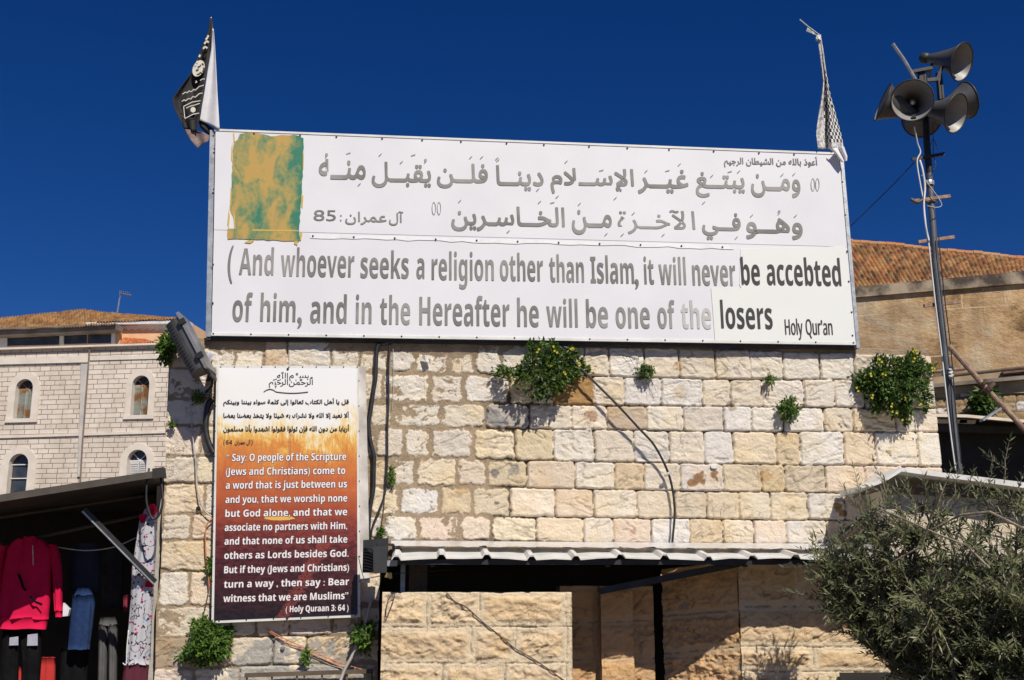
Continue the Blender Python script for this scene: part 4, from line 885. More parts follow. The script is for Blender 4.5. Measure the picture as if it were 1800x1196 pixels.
def horn(label, px, py, pl_h, axis, r=.215, L=.40, drv=True):
    c = MP.at(px, py, pl_h); ax = axis.normalized()
    back = c - ax*L
    root = thing('horn_loudspeaker', label, 'loudspeaker', back, 'horn loudspeakers on the mast')
    ts_ = [k/14 for k in range(15)]
    rr_ = lambda t: .05+(r-.05)*(.72*t+.28*t**3.0)
    b = MB(); b.lathe(back, ax, [(t*L, rr_(t)) for t in ts_], 48); obj('bell', b, M['horn'], root, smooth=True)
    b = MB(); b.lathe(back, ax, [(t*L, rr_(t)-.006) for t in reversed(ts_)], 48); obj('mouth_lining', b, M['horn_in'], root, smooth=True)
    b = MB(); n = 48; a_ = ax.orthogonal().normalized(); e_ = ax.cross(a_)
    b.tube([c+(a_*math.cos(k*2*math.pi/n)+e_*math.sin(k*2*math.pi/n))*r for k in range(n+1)], .0085, 6, caps=False); obj('rim', b, M['horn_rim'], root, smooth=True)
    b = MB(); b.lathe(back, ax, [(L*.2, .0), (L*.2, .022), (L*.52, .024), (L*.52, .034), (L*.56, .036), (L*.60, .026), (L*.61, 0)], 20); obj('centre_cap', b, M['chrome'], root, smooth=True)
    dn = Vector((0, 0, -1)); dn = (dn-ax*dn.dot(ax)).normalized()
    b = MB(); b.bar(c-ax*.07+dn*r*.70, c-ax*.02+dn*r*.86, .045, .02, upv=tuple(ax)); obj('bracket_tab', b, M['horn_rim'], root)
    if drv:
        b = MB(); b.lathe(back, ax, [(-.10, 0), (-.10, .05), (-.085, .062), (-.02, .062), (-.01, .05), (.02, .05)], 24); obj('driver', b, M['horn_rim'], root, smooth=True)
        b = MB(); b.bar(back+ax*.05, MP.at(1626, 160, -.02)*.5+(back+ax*.05)*.5+Vector((0, 0, -.04)), .03, .014); obj('mount_arm', b, M['dark_steel'], root)
    return root
def toC(px, py): return (CAM-MP.at(px, py)).normalized()
RI, DN = RIGHT, -UP
horn('upper right horn loudspeaker, the highest, its mouth open towards the right', 1690.5, 109, .10, toC(1690, 108)*.66+(RI*.96+DN*.10)*.75, .213, .42)
horn('horn loudspeaker facing the viewer with a fully round dark mouth', 1604, 176.5, .42, toC(1604, 176)*.97+DN*-.12+RI*.0, .222, .46)
horn('pale horn loudspeaker turned to the left, half hidden by the round one', 1552, 180, .16, toC(1552, 180)*-.10+(RI*-.93+UP*.36)*1.0, .216, .36)
horn('lower right horn loudspeaker with its oval mouth open to the right', 1681, 199.5, .34, toC(1681, 199)*.68+(RI*.94+DN*.14)*.8, .213, .44)
horn('horn loudspeaker turned away behind the lower right one, only its bell showing', 1700, 176, -.02, toC(1700, 176)*-.22+(RI*.95+DN*-.26)*.97, .205, .36)
horn('lowest horn loudspeaker facing away, its bell seen from behind around the mast', 1620, 209, -.32, toC(1620, 209)*-.93+DN*.22, .215, .34)
def wire(name, pts, r, mat, label, pl=WALL, h=.06, cat='cable', group=None, n=6, smooth=True):
    P3 = [pl.at(p[0], p[1], p[2] if len(p) > 2 else h) for p in pts]
    if smooth and len(P3) > 2:                                   # Catmull-Rom
        q = [P3[0]]+P3+[P3[-1]]; out = []
        for i in range(1, len(q)-2):
            for k in range(5):
                t = k/5; a, b, c, d = q[i-1], q[i], q[i+1], q[i+2]
                out.append(.5*((2*b)+(c-a)*t+(2*a-5*b+4*c-d)*t*t+(3*b-a-3*c+d)*t**3))
        P3 = out+[P3[-1]]
    b = MB(); b.tube(P3, r, n); o = obj(name, b, mat, None, P3[-1], smooth=True); return tag(o, label, cat, group)
wire('white_cable', [(1607, 222, .2), (1613, 252, .12), (1618, 268, .1), (1612, 285, .1), (1618, 325, .1), (1623, 352, .1), (1625, 372, .1), (1628, 400, .1), (1632, 424, .1), (1637, 470, .1), (1645, 540, .1), (1655, 620, .1), (1664, 700, .1), (1672, 770, .1), (1680, 828, .1)], .008, M['white_paint'], 'white cable tied down the left side of the loudspeaker mast', MP)
wire('white_cable', [(1617, 282, .12), (1622, 300, .13), (1626, 330, .12), (1624, 360, .13), (1627, 395, .14), (1630, 412, .12), (1633, 424, .12)], .011, M['white_paint'], 'thick white cable loop hanging below the top rung of the mast', MP)
wire('pale_blue_cable', [(1620, 308, .12), (1640, 335, .12), (1652, 352, .12), (1655, 362, .13), (1645, 365, .13), (1630, 362, .12)], .005, M['wire_grey'], 'thin pale cable looped across the mast near the second rung', MP)
wire('thin_cable', [(1640, 215, .2), (1641, 270, .08), (1645, 290, .08), (1640, 300, .08)], .004, M['cable'], 'thin dark cable dangling right of the mast below the horns', MP)
wire('thin_cable', [(1650, 412, .09), (1652, 440, .09), (1660, 520, .08), (1672, 620, .08), (1680, 720, .08), (1690, 815, .08)], .006, M['cable'], 'thin dark cable running down the right side of the mast', MP)
wire('thin_cable', [(1646, 255, .2), (1648, 262, .2), (1640, 245, .2), (1634, 262, .1)], .004, M['cable'], 'short dark wire curling just above the top rung', MP)
wire('guy_wire', [(1607, 286, 0), (1560, 335, -.2), (1495, 398, -.5)], .005, M['cable'], 'thin guy wire slanting from the top rung down to the billboard', MP)
wire('tie_wire', [(1601, 350, .12), (1612, 356, .13), (1622, 352, .12), (1632, 356, .12)], .018, M['wire_brown'], 'twisted dark wire bundle tied round the second rung', MP)
PP = Plane((0, 1.3, 0))
rr_ = thing('rusty_brace', 'rusty pipe brace slanting from the mast down to the right', 'pipe', PP.at(1812, 768))
b = MB(); b.tube([PP.at(1668, 608), PP.at(1736, 686), PP.at(1815, 770)], .029, 10); obj('pipe', b, M['rust'], rr_)
d_ = (PP.at(1815, 770)-PP.at(1668, 608)).normalized()
b = MB(); b.lathe(PP.at(1735, 683)-d_*.02, d_, [(0, .03), (0, .095), (.035, .10), (.04, .04)], 16); b.lathe(PP.at(1727, 675)-d_*.02, d_, [(0, .03), (0, .06), (.03, .06), (.03, .03)], 12); obj('coupling', b, pmat('dark_rust', (.09, .045, .03), (.05, .03, .02), 20, .8), rr_)
b = MB(); b.bar(PP.at(1725, 740, .02), PP.at(1757, 719, .02), .09, .02); tag(obj('metal_strap', b, M['galv'], None, PP.at(1740, 730)), 'grey metal strap lying slantwise under the rusty pipe brace', 'metal strip')
b = MB(); wv = [MP.at(1672+2*math.sin(k*2.1), 646+k*2, .09+.01*(k % 3)) for k in range(10)]; b.tube(wv, .022, 6); tag(obj('rag_tie', b, M['wire_grey'], None, wv[-1]), 'pale rag tied round the mast beside the brace', 'rag')

# ================================================================== RIGHT BACKGROUND BUILDING
RB = Plane((P(1700, 600, 19).x, 19, 0), R(21.6))
rbr = thing('old_stone_building', 'weathered ochre building with a low clay tile roof behind the mast', 'building', RB.pt(0, 0))
m, ns, ls, pbs = nmat('weathered_ochre_wall'); pbs.inputs['Roughness'].default_value = .95; co = objco(ns)
mp = ns.new('ShaderNodeMapping'); ls.new(co, mp.inputs['Vector']); mp.inputs['Scale'].default_value = (1, 1, 1.5)
mv = ns.new('ShaderNodeMapping'); ls.new(co, mv.inputs['Vector']); mv.inputs['Scale'].default_value = (2.5, 2.5, .35)
na = noise(ns, ls, .30, 8, .66, mp.outputs[0], .8); nv_ = noise(ns, ls, 1.2, 5, .65, mv.outputs[0]); nf = noise(ns, ls, 7, 6, .75, mp.outputs[0])
cc = ramp(ns, ls, math_(ns, ls, 'ADD', math_(ns, ls, 'MULTIPLY', na, .78), math_(ns, ls, 'MULTIPLY', nf, .22)), [(.37, (.20, .12, .055)), (.42, (.44, .28, .135)), (.48, (.64, .43, .23)), (.54, (.72, .53, .32)), (.62, (.78, .65, .46))])
cc = mixc(ns, ls, .72, cc, ramp(ns, ls, noise(ns, ls, .2, 6, .6, mp.outputs[0], .5), [(.42, (.40, .35, .31)), (.56, (1, 1, 1))]), 'MULTIPLY')
cc = mixc(ns, ls, .35, cc, ramp(ns, ls, nv_, [(.38, (.48, .44, .40)), (.55, (1, 1, 1))]), 'MULTIPLY')
vo_ = ns.new('ShaderNodeTexBrick'); vo_.inputs['Scale'].default_value = 1.0; vo_.inputs['Brick Width'].default_value = 1.1; vo_.inputs['Row Height'].default_value = .42; vo_.inputs['Mortar Size'].default_value = .018; vo_.inputs['Mortar Smooth'].default_value = .4
uvn = ns.new('ShaderNodeUVMap'); uvn.uv_map = 'uv'; dm = mixc(ns, ls, .08, uvn.outputs[0], ns.new('ShaderNodeTexNoise').outputs['Color'], 'ADD'); ls.new(dm, vo_.inputs['Vector'])
vo_.inputs['Color1'].default_value = (0, 0, 0, 1); vo_.inputs['Color2'].default_value = (0, 0, 0, 1); vo_.inputs['Mortar'].default_value = (1, 1, 1, 1)
mk_ = math_(ns, ls, 'MULTIPLY', vo_.outputs['Color'], math_(ns, ls, 'MULTIPLY', math_(ns, ls, 'ADD', noise(ns, ls, .8, 3, .5, co), -.5), 9, True))
ls.new(mixc(ns, ls, math_(ns, ls, 'MULTIPLY', mk_, .85), cc, (.68, .54, .36)), pbs.inputs['Base Color'])
bump(ns, ls, pbs, math_(ns, ls, 'ADD', nf, math_(ns, ls, 'MULTIPLY', na, 1.5)), .7, .06); M['old_wall'] = m
def uvface(name, pl, quad, h, thick, mat, parent):
    """box slab on a plane from px quad (TL,TR,BR,BL) with metre uv"""
    b = MB(); ps = [pl.at(x, y, h) for x, y in quad]; b.slab(ps, pl.n*-thick); o = obj(name, b, mat, parent)
    lay = o.data.uv_layers.new(name='uv'); base = ORG[o.name]
    for lp in o.data.loops:
        p = o.data.vertices[lp.vertex_index].co + base - pl.o; lay.data[lp.index].uv = (p.dot(pl.u), p.z)
    return o
uvface('plaster_wall', RB, [(1380, 530), (1960, 480), (1960, 688), (1380, 702)], 0, .6, M['old_wall'], rbr)
b = MB(); b.slab([RB.at(x, y, .10) for x, y in ((1380, 516), (1960, 462), (1960, 485), (1380, 533))], RB.n*-.5); obj('cornice', b, pmat('sooty_cornice', (.40, .32, .23), (.07, .055, .045), 1.6, .95, 0, 8, .8, .4, .6), rbr)
def tile_roof(name, c00, c10, c11, c01, nr, nc, parent, cols, seed=0, amp=.05, px=5, py=6, wav=.02):
    """bilinear patch c00 (eave left) c10 (eave right) c11 (ridge right) c01 (ridge left) with barrel tiles"""
    c00, c10, c11, c01 = [np.array(c) for c in (c00, c10, c11, c01)]
    a, b_ = nc*px, nr*py; s, t = np.meshgrid(np.linspace(0, 1, a+1), np.linspace(0, 1, b_+1)); S3, T3 = s[..., None], t[..., None]
    B = (c00*(1-S3)+c10*S3)*(1-T3)+(c01*(1-S3)+c11*S3)*T3
    n = np.cross(c10-c00, c01-c00); n /= np.linalg.norm(n); n = n if n[2] > 0 else -n
    ci = np.minimum((s*nc).astype(int), nc-1); ri = np.minimum((t*nr).astype(int), nr-1)
    fx = s*nc-ci; fy = t*nr-ri
    hgt = amp*(np.abs(np.sin(np.pi*fx))**.8)*(1-.0*fy)+amp*.9*(1-fy)+ wav*vnoise(s*9, t*5, seed)+.012*(_h(ci, ri, seed)-.5)
    V = B+hgt[..., None]*n
    cols = np.array(cols); k = (_h(ci, ri, seed+5)*len(cols)*.999).astype(int)
    c = cols[k]*(.75+.5*_h(ci, ri, seed+9))[..., None]*(1+.35*fbm(s*12, t*5, seed+2, 3))[..., None]
    idx = np.arange((a+1)*(b_+1)).reshape(b_+1, a+1)
    Q = np.stack([idx[:-1, :-1], idx[:-1, 1:], idx[1:, 1:], idx[1:, :-1]], -1).reshape(-1, 4)
    return npobj(name, V.reshape(-1, 3), Q, M['tile'], parent, None, c.reshape(-1, 3), True)
e0, e1 = RB.at(1400, 523, .0), RB.at(1920, 469, .0)
def behind(px, py, pl, d): return pl.at(px, py, -d)
tile_roof('roof', e0, e1, behind(1940, 471, RB, 4.2), behind(1330, 411, RB, 4.2), 15, 74, rbr, ((.26, .115, .045), (.22, .095, .04), (.30, .155, .065), (.15, .075, .04), (.24, .14, .06), (.09, .055, .03)), 3, .05, 5, 5)
b = MB(); rg = random.Random(2)
for k in range(40):
    t = k/40; x = 1330+(1940-1330)*t; y = 411+(471-411)*t; p = behind(x, y, RB, 4.2); p2 = behind(x+16.5, y+1.85, RB, 4.2); dz = Vector((0, 0, rg.uniform(-.02, .03)))
    b.tube([p+dz, p2+dz+Vector((0, 0, .04))], [.13, .10], 8)
obj('ridge_tiles', b, pmat('orange_ridge_tile', (.44, .17, .06), (.38, .24, .12), 1.2, .9), rbr)
b = MB(); b.slab([RB.at(x, y, -.62) for x, y in ((1380, 545), (1960, 500), (1960, 900), (1380, 900))], RB.n*-4); obj('body', b, M['render_grey'], rbr)
# lower terrace wall with pipes in front of it
TB = Plane((P(1720, 700, 16).x, 16, 0), R(21.6))
tr = thing('terrace_wall', 'low brown and white block wall with pipes under the old building', 'wall', TB.pt(0, 0))
xs = [1620, 1820]
yss = [[689, 678], [703, 691], [719, 704], [731, 722], [748, 742], [765, 760]]
rng_ = np.random.RandomState(4)
jj = [[1560]+[int(1570+k*24+rng_.uniform(-5, 5)) for k in range(14)]+[1960] for _ in range(5)]
rw = simple_rows(TB, xs, yss, jj)
ua, ub = TB.uv(1600, 700)[0], TB.uv(1930, 700)[0]
masonry('block_face', TB, lambda v: ua+0*np.asarray(v), lambda v: ub+0*np.asarray(v), TB.uv(1600, 762)[1], rw[0][0], rw, M['stone_rough'], tr, step=.03, mortar=lambda u, v: -.01+0*u, mortar_col=(.20, .15, .10),
        palette=((.42, .30, .17), (.36, .25, .14), (.46, .36, .24), (.66, .62, .58), (.40, .28, .15)), rough=.02, dome=.02, edge=.01, gap=.012, seed=61, depth=.4)
for pts, r_, mt in ((((1630, 655), (1690, 649), (1700, 647)), .045, 'rust'), (((1660, 662), (1770, 650), (1830, 644)), .04, 'brown_wood')):
    b = MB(); b.tube([TB.at(x, y, .3) for x, y in pts], r_, 8); obj('pipe', b, M[mt], tr)
b = MB(); b.slab([TB.at(x, y, .25) for x, y in ((1630, 676), (1900, 651), (1900, 658), (1630, 682))], TB.n*-.3); obj('ledge', b, pmat('ledge_concrete', (.33, .29, .24), (.15, .12, .10), 2, .9), tr)
b = MB(); b.slab([TB.at(x, y, .05) for x, y in ((1630, 664), (1900, 645), (1900, 690), (1630, 692))], TB.n*-.2); obj('backing', b, pmat('ledge_wall', (.46, .36, .24), (.30, .22, .14), 2, .9), tr)
b = MB(); b.slab([TB.at(x, y, .2) for x, y in ((1762, 650), (1880, 640), (1880, 651), (1764, 659))], TB.n*-.15); obj('rusty_channel', b, pmat('rusty_channel', (.13, .07, .05), (.22, .13, .09), 3, .8), tr)
# covered dark yard below
YD = Plane((0, 9, 0))
yr = thing('covered_yard', 'dark open shelter with a pale sheet roof edge behind the small shed', 'shelter', YD.at(1730, 900))
b = MB(); b.slab([YD.at(x, y) for x, y in ((1600, 738), (1960, 738), (1960, 900), (1600, 900))], (0, 3.5, 0))
obj('painted_dark_recess', b, M['interior'], yr)  # solid block coloured near black as the shade under the shelter
b = MB(); b.slab([P(x, y, 8.2) for x, y in ((1600, 727), (1700, 729), (1800, 738), (1960, 750), (1960, 755), (1800, 743), (1700, 734), (1600, 732))], (0, 3.0, .55)); obj('roof_sheet', b, M['cream_render'], yr)
b = MB(); b.slab([P(x, y, 8.6) for x, y in ((1640, 737), (1700, 738), (1700, 744), (1640, 744))], (0, .1, 0)); b.slab([P(x, y, 8.6) for x, y in ((1688, 738), (1716, 739), (1714, 745), (1686, 744))], (0, .1, 0)); obj('underside_strip', b, M['sheet'], yr)
b = MB(); b.bar(P(1600, 752, 8.7), P(1900, 760, 8.7), .1, .12); obj('beam', b, M['awning_dark'], yr)

# ================================================================== SMALL SHED IN FRONT OF THE WALL (right)
SH = Plane((0, -.45, 0))
sx0, sx1 = P(1556, 900, -.45).x, P(1960, 900, -.45).x
shr = thing('shed', 'small cream block shed with a pale sheet roof half hidden by the olive tree', 'shed', ((sx0+sx1)/2, -.35, 0))
zsh = SH.at(1600, 862).z
b = MB(); b.bbox(sx0, sx1, -.45, -.04, SH.at(1600, 985).z, zsh); obj('wall', b, M['cream_render'], shr)
ss = masonry('block_face', Plane((0, -.465, 0)), lambda v: sx0+.004+0*np.asarray(v), lambda v: sx1+0*np.asarray(v), SH.at(1600, 984).z, lambda u: zsh-.01+0*np.asarray(u),
    [(lambda u, a=a: zsh-.01-a*.19+0*np.asarray(u), lambda u, a=a: zsh-.01-(a+1)*.19+0*np.asarray(u), [sx0-.2+(.17 if a % 2 else 0)+k*.42 for k in range(7)]) for a in range(4)],
    M['stone'], shr, step=.02, palette=((.68, .59, .46), (.70, .62, .50)), mortar=lambda u, v: -.004+0*u, rough=.003, dome=.005, depth=.012, seed=71, mortar_col=(.60, .53, .43))
# sheet roof: left end curls down, rises to the right end far edge
b = MB(); vs = []; prof = [((1512, 855), (1516, 858)), ((1536, 850), (1540, 853)), ((1556, 843), (1556, 847)), ((1584, 822), (1585, 829)), ((1640, 829), (1640, 837)), ((1720, 838), (1720, 847)), ((1800, 848), (1800, 858)), ((1920, 862), (1920, 873))]
FY = -.72
for (a, bq_) in prof:
    vs += [P(a[0], a[1], FY), P(bq_[0], bq_[1], FY), P(a[0], a[1], FY)+Vector((.05, .66, .035)), P(bq_[0], bq_[1], FY)+Vector((.05, .66, -.01))]
n = len(prof); fs = []
for k in range(n-1):
    a, c = k*4, (k+1)*4; fs += [(a, a+1, c+1, c), (a, c, c+2, a+2), (a+1, a+3, c+3, c+1)]
fs += [(0, 2, 3, 1)]
b.add(vs, fs); obj('roof_sheet', b, M['sheet'], shr)
b = MB(); b.bar(P(1556, 860, -.5), P(1900, 880, -.5), .05, .06); obj('rafter', b, M['brown_wood'], shr)

# ================================================================== LEFT BACKGROUND BUILDING (far)
LB = Plane((P(150, 700, 54).x, 54, 0), R(11.4))
lbr = thing('convent_building', 'distant pale stone building with arched windows and a tiled penthouse', 'building', LB.pt(0, 0))
m, ns, ls, pbs = nmat('far_coursed_stone'); pbs.inputs['Roughness'].default_value = .9; pbs.inputs['Specular IOR Level'].default_value = .2
uvn = ns.new('ShaderNodeUVMap'); uvn.uv_map = 'uv'; co = objco(ns)
bk = ns.new('ShaderNodeTexBrick'); ls.new(uvn.outputs[0], bk.inputs['Vector'])
for k_, v_ in (('Scale', 1.0), ('Brick Width', .62), ('Row Height', .27), ('Mortar Size', .018), ('Mortar Smooth', .3), ('Bias', .1)): bk.inputs[k_].default_value = v_
bk.offset = .5; bk.squash = 1.35; bk.squash_frequency = 3
bk.inputs['Color1'].default_value = (.74, .67, .595, 1); bk.inputs['Color2'].default_value = (.655, .585, .51, 1); bk.inputs['Mortar'].default_value = (.27, .195, .155, 1)
st = ramp(ns, ls, noise(ns, ls, .5, 6, .7, co), [(.40, (1, 1, 1)), (.66, (.80, .77, .74))]); st2 = ramp(ns, ls, noise(ns, ls, 2.6, 4, .7, co), [(.60, (1, 1, 1)), (.74, (.62, .60, .58))])
ls.new(mixc(ns, ls, 1.0, mixc(ns, ls, 1.0, bk.outputs['Color'], st, 'MULTIPLY'), st2, 'MULTIPLY'), pbs.inputs['Base Color'])
bump(ns, ls, pbs, math_(ns, ls, 'ADD', math_(ns, ls, 'MULTIPLY', bk.outputs['Fac'], -1.0), math_(ns, ls, 'MULTIPLY', noise(ns, ls, 9, 4, .6, co), .5)), .8, .03); M['far_wall'] = m
M['far_trim'] = pmat('smooth_pale_stone', (.72, .655, .58), (.62, .555, .485), 1.5, .9, 0, 6, .2)
M['shutter'] = pmat('rusty_grey_green_shutter', (.38, .40, .35), (.30, .15, .055), 1.1, .7, 0, 0, 0, .44, .55)
M['white_shutter'] = pmat('pale_shutter', (.62, .62, .62), (.48, .48, .48), 2, .6)
wins = [(42, 667, 736, 15, 27.2, 655, 17, 'rust'), (247, 660.7, 730, 15, 25.5, 650, 222, 'rust'), (30.5, 798, 900, 17, 31, 785, 0, 'glass'), (239, 791, 900, 17, 30, 780, 0, 'shut'), (-29, 672, 741, 15, 27.2, 660, 0, 'rust')]
def win_outline(cx, top, bot, hw, lean_=None, n=14):
    """arched opening in plane coordinates"""
    u0, v0 = LB.uv(cx, (top+bot)/2); uw = abs(LB.uv(cx+hw, top+20)[0]-LB.uv(cx, top+20)[0]); vt_ = LB.uv(cx, top)[1]; vb_ = LB.uv(cx, bot)[1]; ut = LB.uv(cx, top)[0]
    ut = u0
    pts = [(ut-uw, vb_), (ut+uw, vb_)] + [(ut+uw*math.cos(a), vt_-uw+uw*math.sin(a)) for a in [math.pi*k/n for k in range(n+1)]]
    return pts, ut, uw, vt_, vb_
import bmesh
bm = bmesh.new()
zf_top = lambda x: 613-(x)*.031
outer = [LB.uv(-90, zf_top(-90)), LB.uv(330, zf_top(330)), (LB.uv(330, 640)[0], .05), (LB.uv(-90, 640)[0], .05)]
loops = [outer]+[win_outline(w_[0], w_[1], w_[2], w_[3])[0] for w_ in wins]
base = ORG[lbr.name]
for lp in loops:
    vs = [bm.verts.new(LB.pt(u, v)-base) for u, v in lp]
    for i in range(len(vs)): bm.edges.new((vs[i], vs[(i+1) % len(vs)]))
bmesh.ops.triangle_fill(bm, use_beauty=True, use_dissolve=False, edges=bm.edges[:], normal=LB.n)
me = bpy.data.meshes.new('wall'); bm.to_mesh(me); bm.free()
fo = link('wall', me, lbr, [M['far_wall']], None, False)
lay = me.uv_layers.new(name='uv')
for lp in me.loops:
    p = me.vertices[lp.vertex_index].co + base - LB.o; lay.data[lp.index].uv = (p.dot(LB.u), p.z)
b = MB(); b.slab([LB.pt(LB.uv(-90, 640)[0], .05, -.9), LB.pt(LB.uv(330, 640)[0], .05, -.9), LB.pt(LB.uv(330, 640)[0], LB.uv(330, zf_top(330))[1]-.05, -.9), LB.pt(LB.uv(-90, 640)[0], LB.uv(-90, zf_top(-90))[1]-.05, -.9)], LB.n*-9); obj('body', b, M['far_trim'], lbr)
for (cx, top, bot, hw, ohw, otop, _, kind) in wins:
    pts, u0, uw, vt_, vb_ = win_outline(cx, top, bot, hw)
    ow = uw*ohw/hw; ov = LB.uv(cx, otop)[1]; n = 14
    b = MB(); inn = [(u0-uw, vb_)]+[(u0+uw*math.cos(a), vt_-uw+uw*math.sin(a)) for a in [math.pi-math.pi*k/n for k in range(n+1)]]+[(u0+uw, vb_)]
    out = [(u0-ow, vb_-.0)]+[(u0+ow*math.cos(a), ov-ow+ow*math.sin(a)) for a in [math.pi-math.pi*k/n for k in range(n+1)]]+[(u0+ow, vb_-.0)]
    k_ = len(inn); vs = [LB.pt(u, v, .07) for u, v in inn]+[LB.pt(u, v, .07) for u, v in out]+[LB.pt(u, v, -.35) for u, v in inn]+[LB.pt(u, v, -.02) for u, v in out]
    fs = [(i, i+1, k_+i+1, k_+i) for i in range(k_-1)]+[(i, 2*k_+i, 2*k_+i+1, i+1) for i in range(k_-1)]+[(k_+i, k_+i+1, 3*k_+i+1, 3*k_+i) for i in range(k_-1)]
    b.add(vs, fs); fr_ = obj('window_surround', b, M['far_trim'], lbr)
    b = MB(); b.slab([LB.pt(u0-ow*1.03, vb_-.22, .1), LB.pt(u0+ow*1.03, vb_-.22, .1), LB.pt(u0+ow*1.03, vb_-.002, .1), LB.pt(u0-ow*1.03, vb_-.002, .1)], LB.n*-.12); obj('sill', b, M['far_trim'], fr_)
    b = MB(); b.add([LB.pt(u, v, -.34) for u, v in pts], [tuple(range(len(pts)))]); obj('pane', b, M['glass'], fr_)
    ym = vt_-uw
    if kind == 'rust' or kind == 'shut':
        for sg in (-1, 1):
            b = MB(); nS = 22; vlo, vhi = vb_+.02, (vt_-uw*1.1)
            b.slab([LB.pt(u0+sg*.015, vlo, -.30), LB.pt(u0+sg*(uw*.96), vlo, -.30), LB.pt(u0+sg*(uw*.96), vhi, -.30), LB.pt(u0+sg*.015, vhi, -.30)], LB.n*.03)
            for k in range(nS):
                v1 = vlo+.06+(vhi-vlo-.1)*k/nS; b.slab([LB.pt(u0+sg*.06, v1, -.265), LB.pt(u0+sg*(uw*.9), v1, -.265), LB.pt(u0+sg*(uw*.9), v1+.035, -.25), LB.pt(u0+sg*.06, v1+.035, -.25)], LB.n*.008)
            obj('shutter', b, M['shutter'] if kind == 'rust' else M['white_shutter'], fr_)
        b = MB(); b.slab([LB.pt(u0-uw, ym-.06, -.31), LB.pt(u0+uw, ym-.06, -.31), LB.pt(u0+uw, ym+.02, -.31), LB.pt(u0-uw, ym+.02, -.31)], LB.n*.05)
        for a in (.25, .5, .75): b.bar(LB.pt(u0, ym, -.3), LB.pt(u0+uw*math.cos(a*math.pi), ym+uw*math.sin(a*math.pi), -.3), .05, .05)
        obj('fanlight', b, M['shutter'] if kind == 'rust' else M['white_paint'], fr_)
    else:
        b = MB(); b.bar(LB.pt(u0, vb_, -.3), LB.pt(u0, vt_-.02, -.3), .08, .05)
        for v1 in (ym, ym-.75, ym-1.7): b.bar(LB.pt(u0-uw, v1, -.3), LB.pt(u0+uw, v1, -.3), .08, .05)
        obj('frame', b, M['white_paint'], fr_)
def band(name, x0, x1, yfun, hpx, proud, mat, parent=lbr):
    b = MB(); b.slab([LB.at(x0, yfun(x0)+hpx, proud), LB.at(x1, yfun(x1)+hpx, proud), LB.at(x1, yfun(x1), proud), LB.at(x0, yfun(x0), proud)], LB.n*-(proud+.02)); return obj(name, b, mat, parent)
band('coping', -90, 330, lambda x: 611.5-x*.031, 3.2, .25, M['far_trim']); 
band('string_course', -90, 156, lambda x: 629-x*.026, 12, .10, M['far_trim']); band('string_course', 158, 330, lambda x: 631-x*.026, 7, .06, M['far_trim'])
band('string_course', -90, 330, lambda x: 766-x*.031, 4.5, .08, M['far_trim'])
b = MB(); b.slab([LB.at(x, y, .10) for x, y in ((142, 640), (154, 640), (147, 720), (140, 838), (136, 838), (140, 720))], LB.n*-.12); obj('stained_pilaster', b, pmat('blue_grey_stain', (.60, .54, .48), (.44, .43, .43), 1.4, .9), lbr)
b = MB(); b.tube([LB.at(157.5, 612, .12), LB.at(152, 690, .12), LB.at(145, 780, .12), LB.at(141, 850, .12)], .05, 6); obj('downpipe', b, pmat('dark_downpipe', (.16, .12, .11), (.22, .17, .15), 2, .8), lbr)
# penthouse
PB = Plane(LB.pt(0, 0, -3.0), R(11.4))
def pbq(name, pts, mat, h=0, t=.3):
    b = MB(); b.slab([PB.at(x, y, h) for x, y in pts], PB.n*-t); return obj(name, b, mat, lbr)
pbq('penthouse_wall', [(-60, 585), (211, 572), (211, 625), (-60, 640)], M['peach'], 0, 3)
pbq('penthouse_wall', [(205, 568), (330, 564), (330, 640), (205, 640)], M['peach'], -.3, 3)
for q in ([(13, 588), (105, 585), (104, 606), (12, 608)], [(113, 590), (152, 589), (152, 604), (113, 605)], [(155, 589), (196, 588), (195, 603), (154, 604)]):
    pbq('penthouse_window', q, M['glass'], .06, .04)
for q in ([(-40, 582), (12, 581), (12, 611), (-40, 613)], [(105, 586), (112, 586), (111, 606), (104, 606)], [(196, 586), (203, 586), (202, 604), (195, 604)]): pbq('pier', q, M['white_paint'], .12, .2)
pbq('gutter', [(-60, 578.5), (100, 573), (205, 569), (205, 579), (100, 585), (-60, 591.5)], pmat('grey_gutter', (.22, .20, .19), (.12, .11, .10), 1, .7), .9, .8)
pbq('fascia', [(150, 567), (330, 563), (330, 568.5), (150, 571)], M['white_paint'], .1, .8)
pbq('scalloped_valance', [(206, 574), (330, 568)]+[(316-110*k/36, 579.5-k*.06+(2.2 if k % 4 in (1, 2) else 0)) for k in range(37)], M['white_paint'], -.2, .05)
ptile = ((.26, .125, .045), (.23, .11, .04), (.29, .16, .065), (.20, .10, .045), (.26, .17, .08))
def PBb(x, y, d): return PB.at(x, y, -d)
tile_roof('penthouse_roof', PB.at(-60, 586.5, 1.1), PB.at(150, 577.5, 1.1), PBb(147.6, 545, 5), PBb(-60, 566, 5), 10, 44, lbr, ptile, 8, .08, 4, 4, .03)
tile_roof('penthouse_roof', PB.at(150, 577.5, 1.1), PB.at(204, 574.5, 1.1), PBb(205, 552, 5), PBb(147.6, 545, 5), 10, 12, lbr, ptile, 9, .08, 4, 4, .03)
tile_roof('penthouse_roof', PB.at(170, 570, .12), PB.at(318, 564.5, .12), PBb(318, 562, 5), PBb(204, 552, 5), 9, 28, lbr, ptile, 10, .08, 4, 4, .03)
tile_roof('lower_roof', LB.at(208, 607.5, -.3), LB.at(276, 604.5, -.3), PBb(250, 597, 1), PBb(219, 593, 1), 6, 14, lbr, ((.50, .16, .06), (.46, .14, .05)), 12, .06, 4, 4, .02)
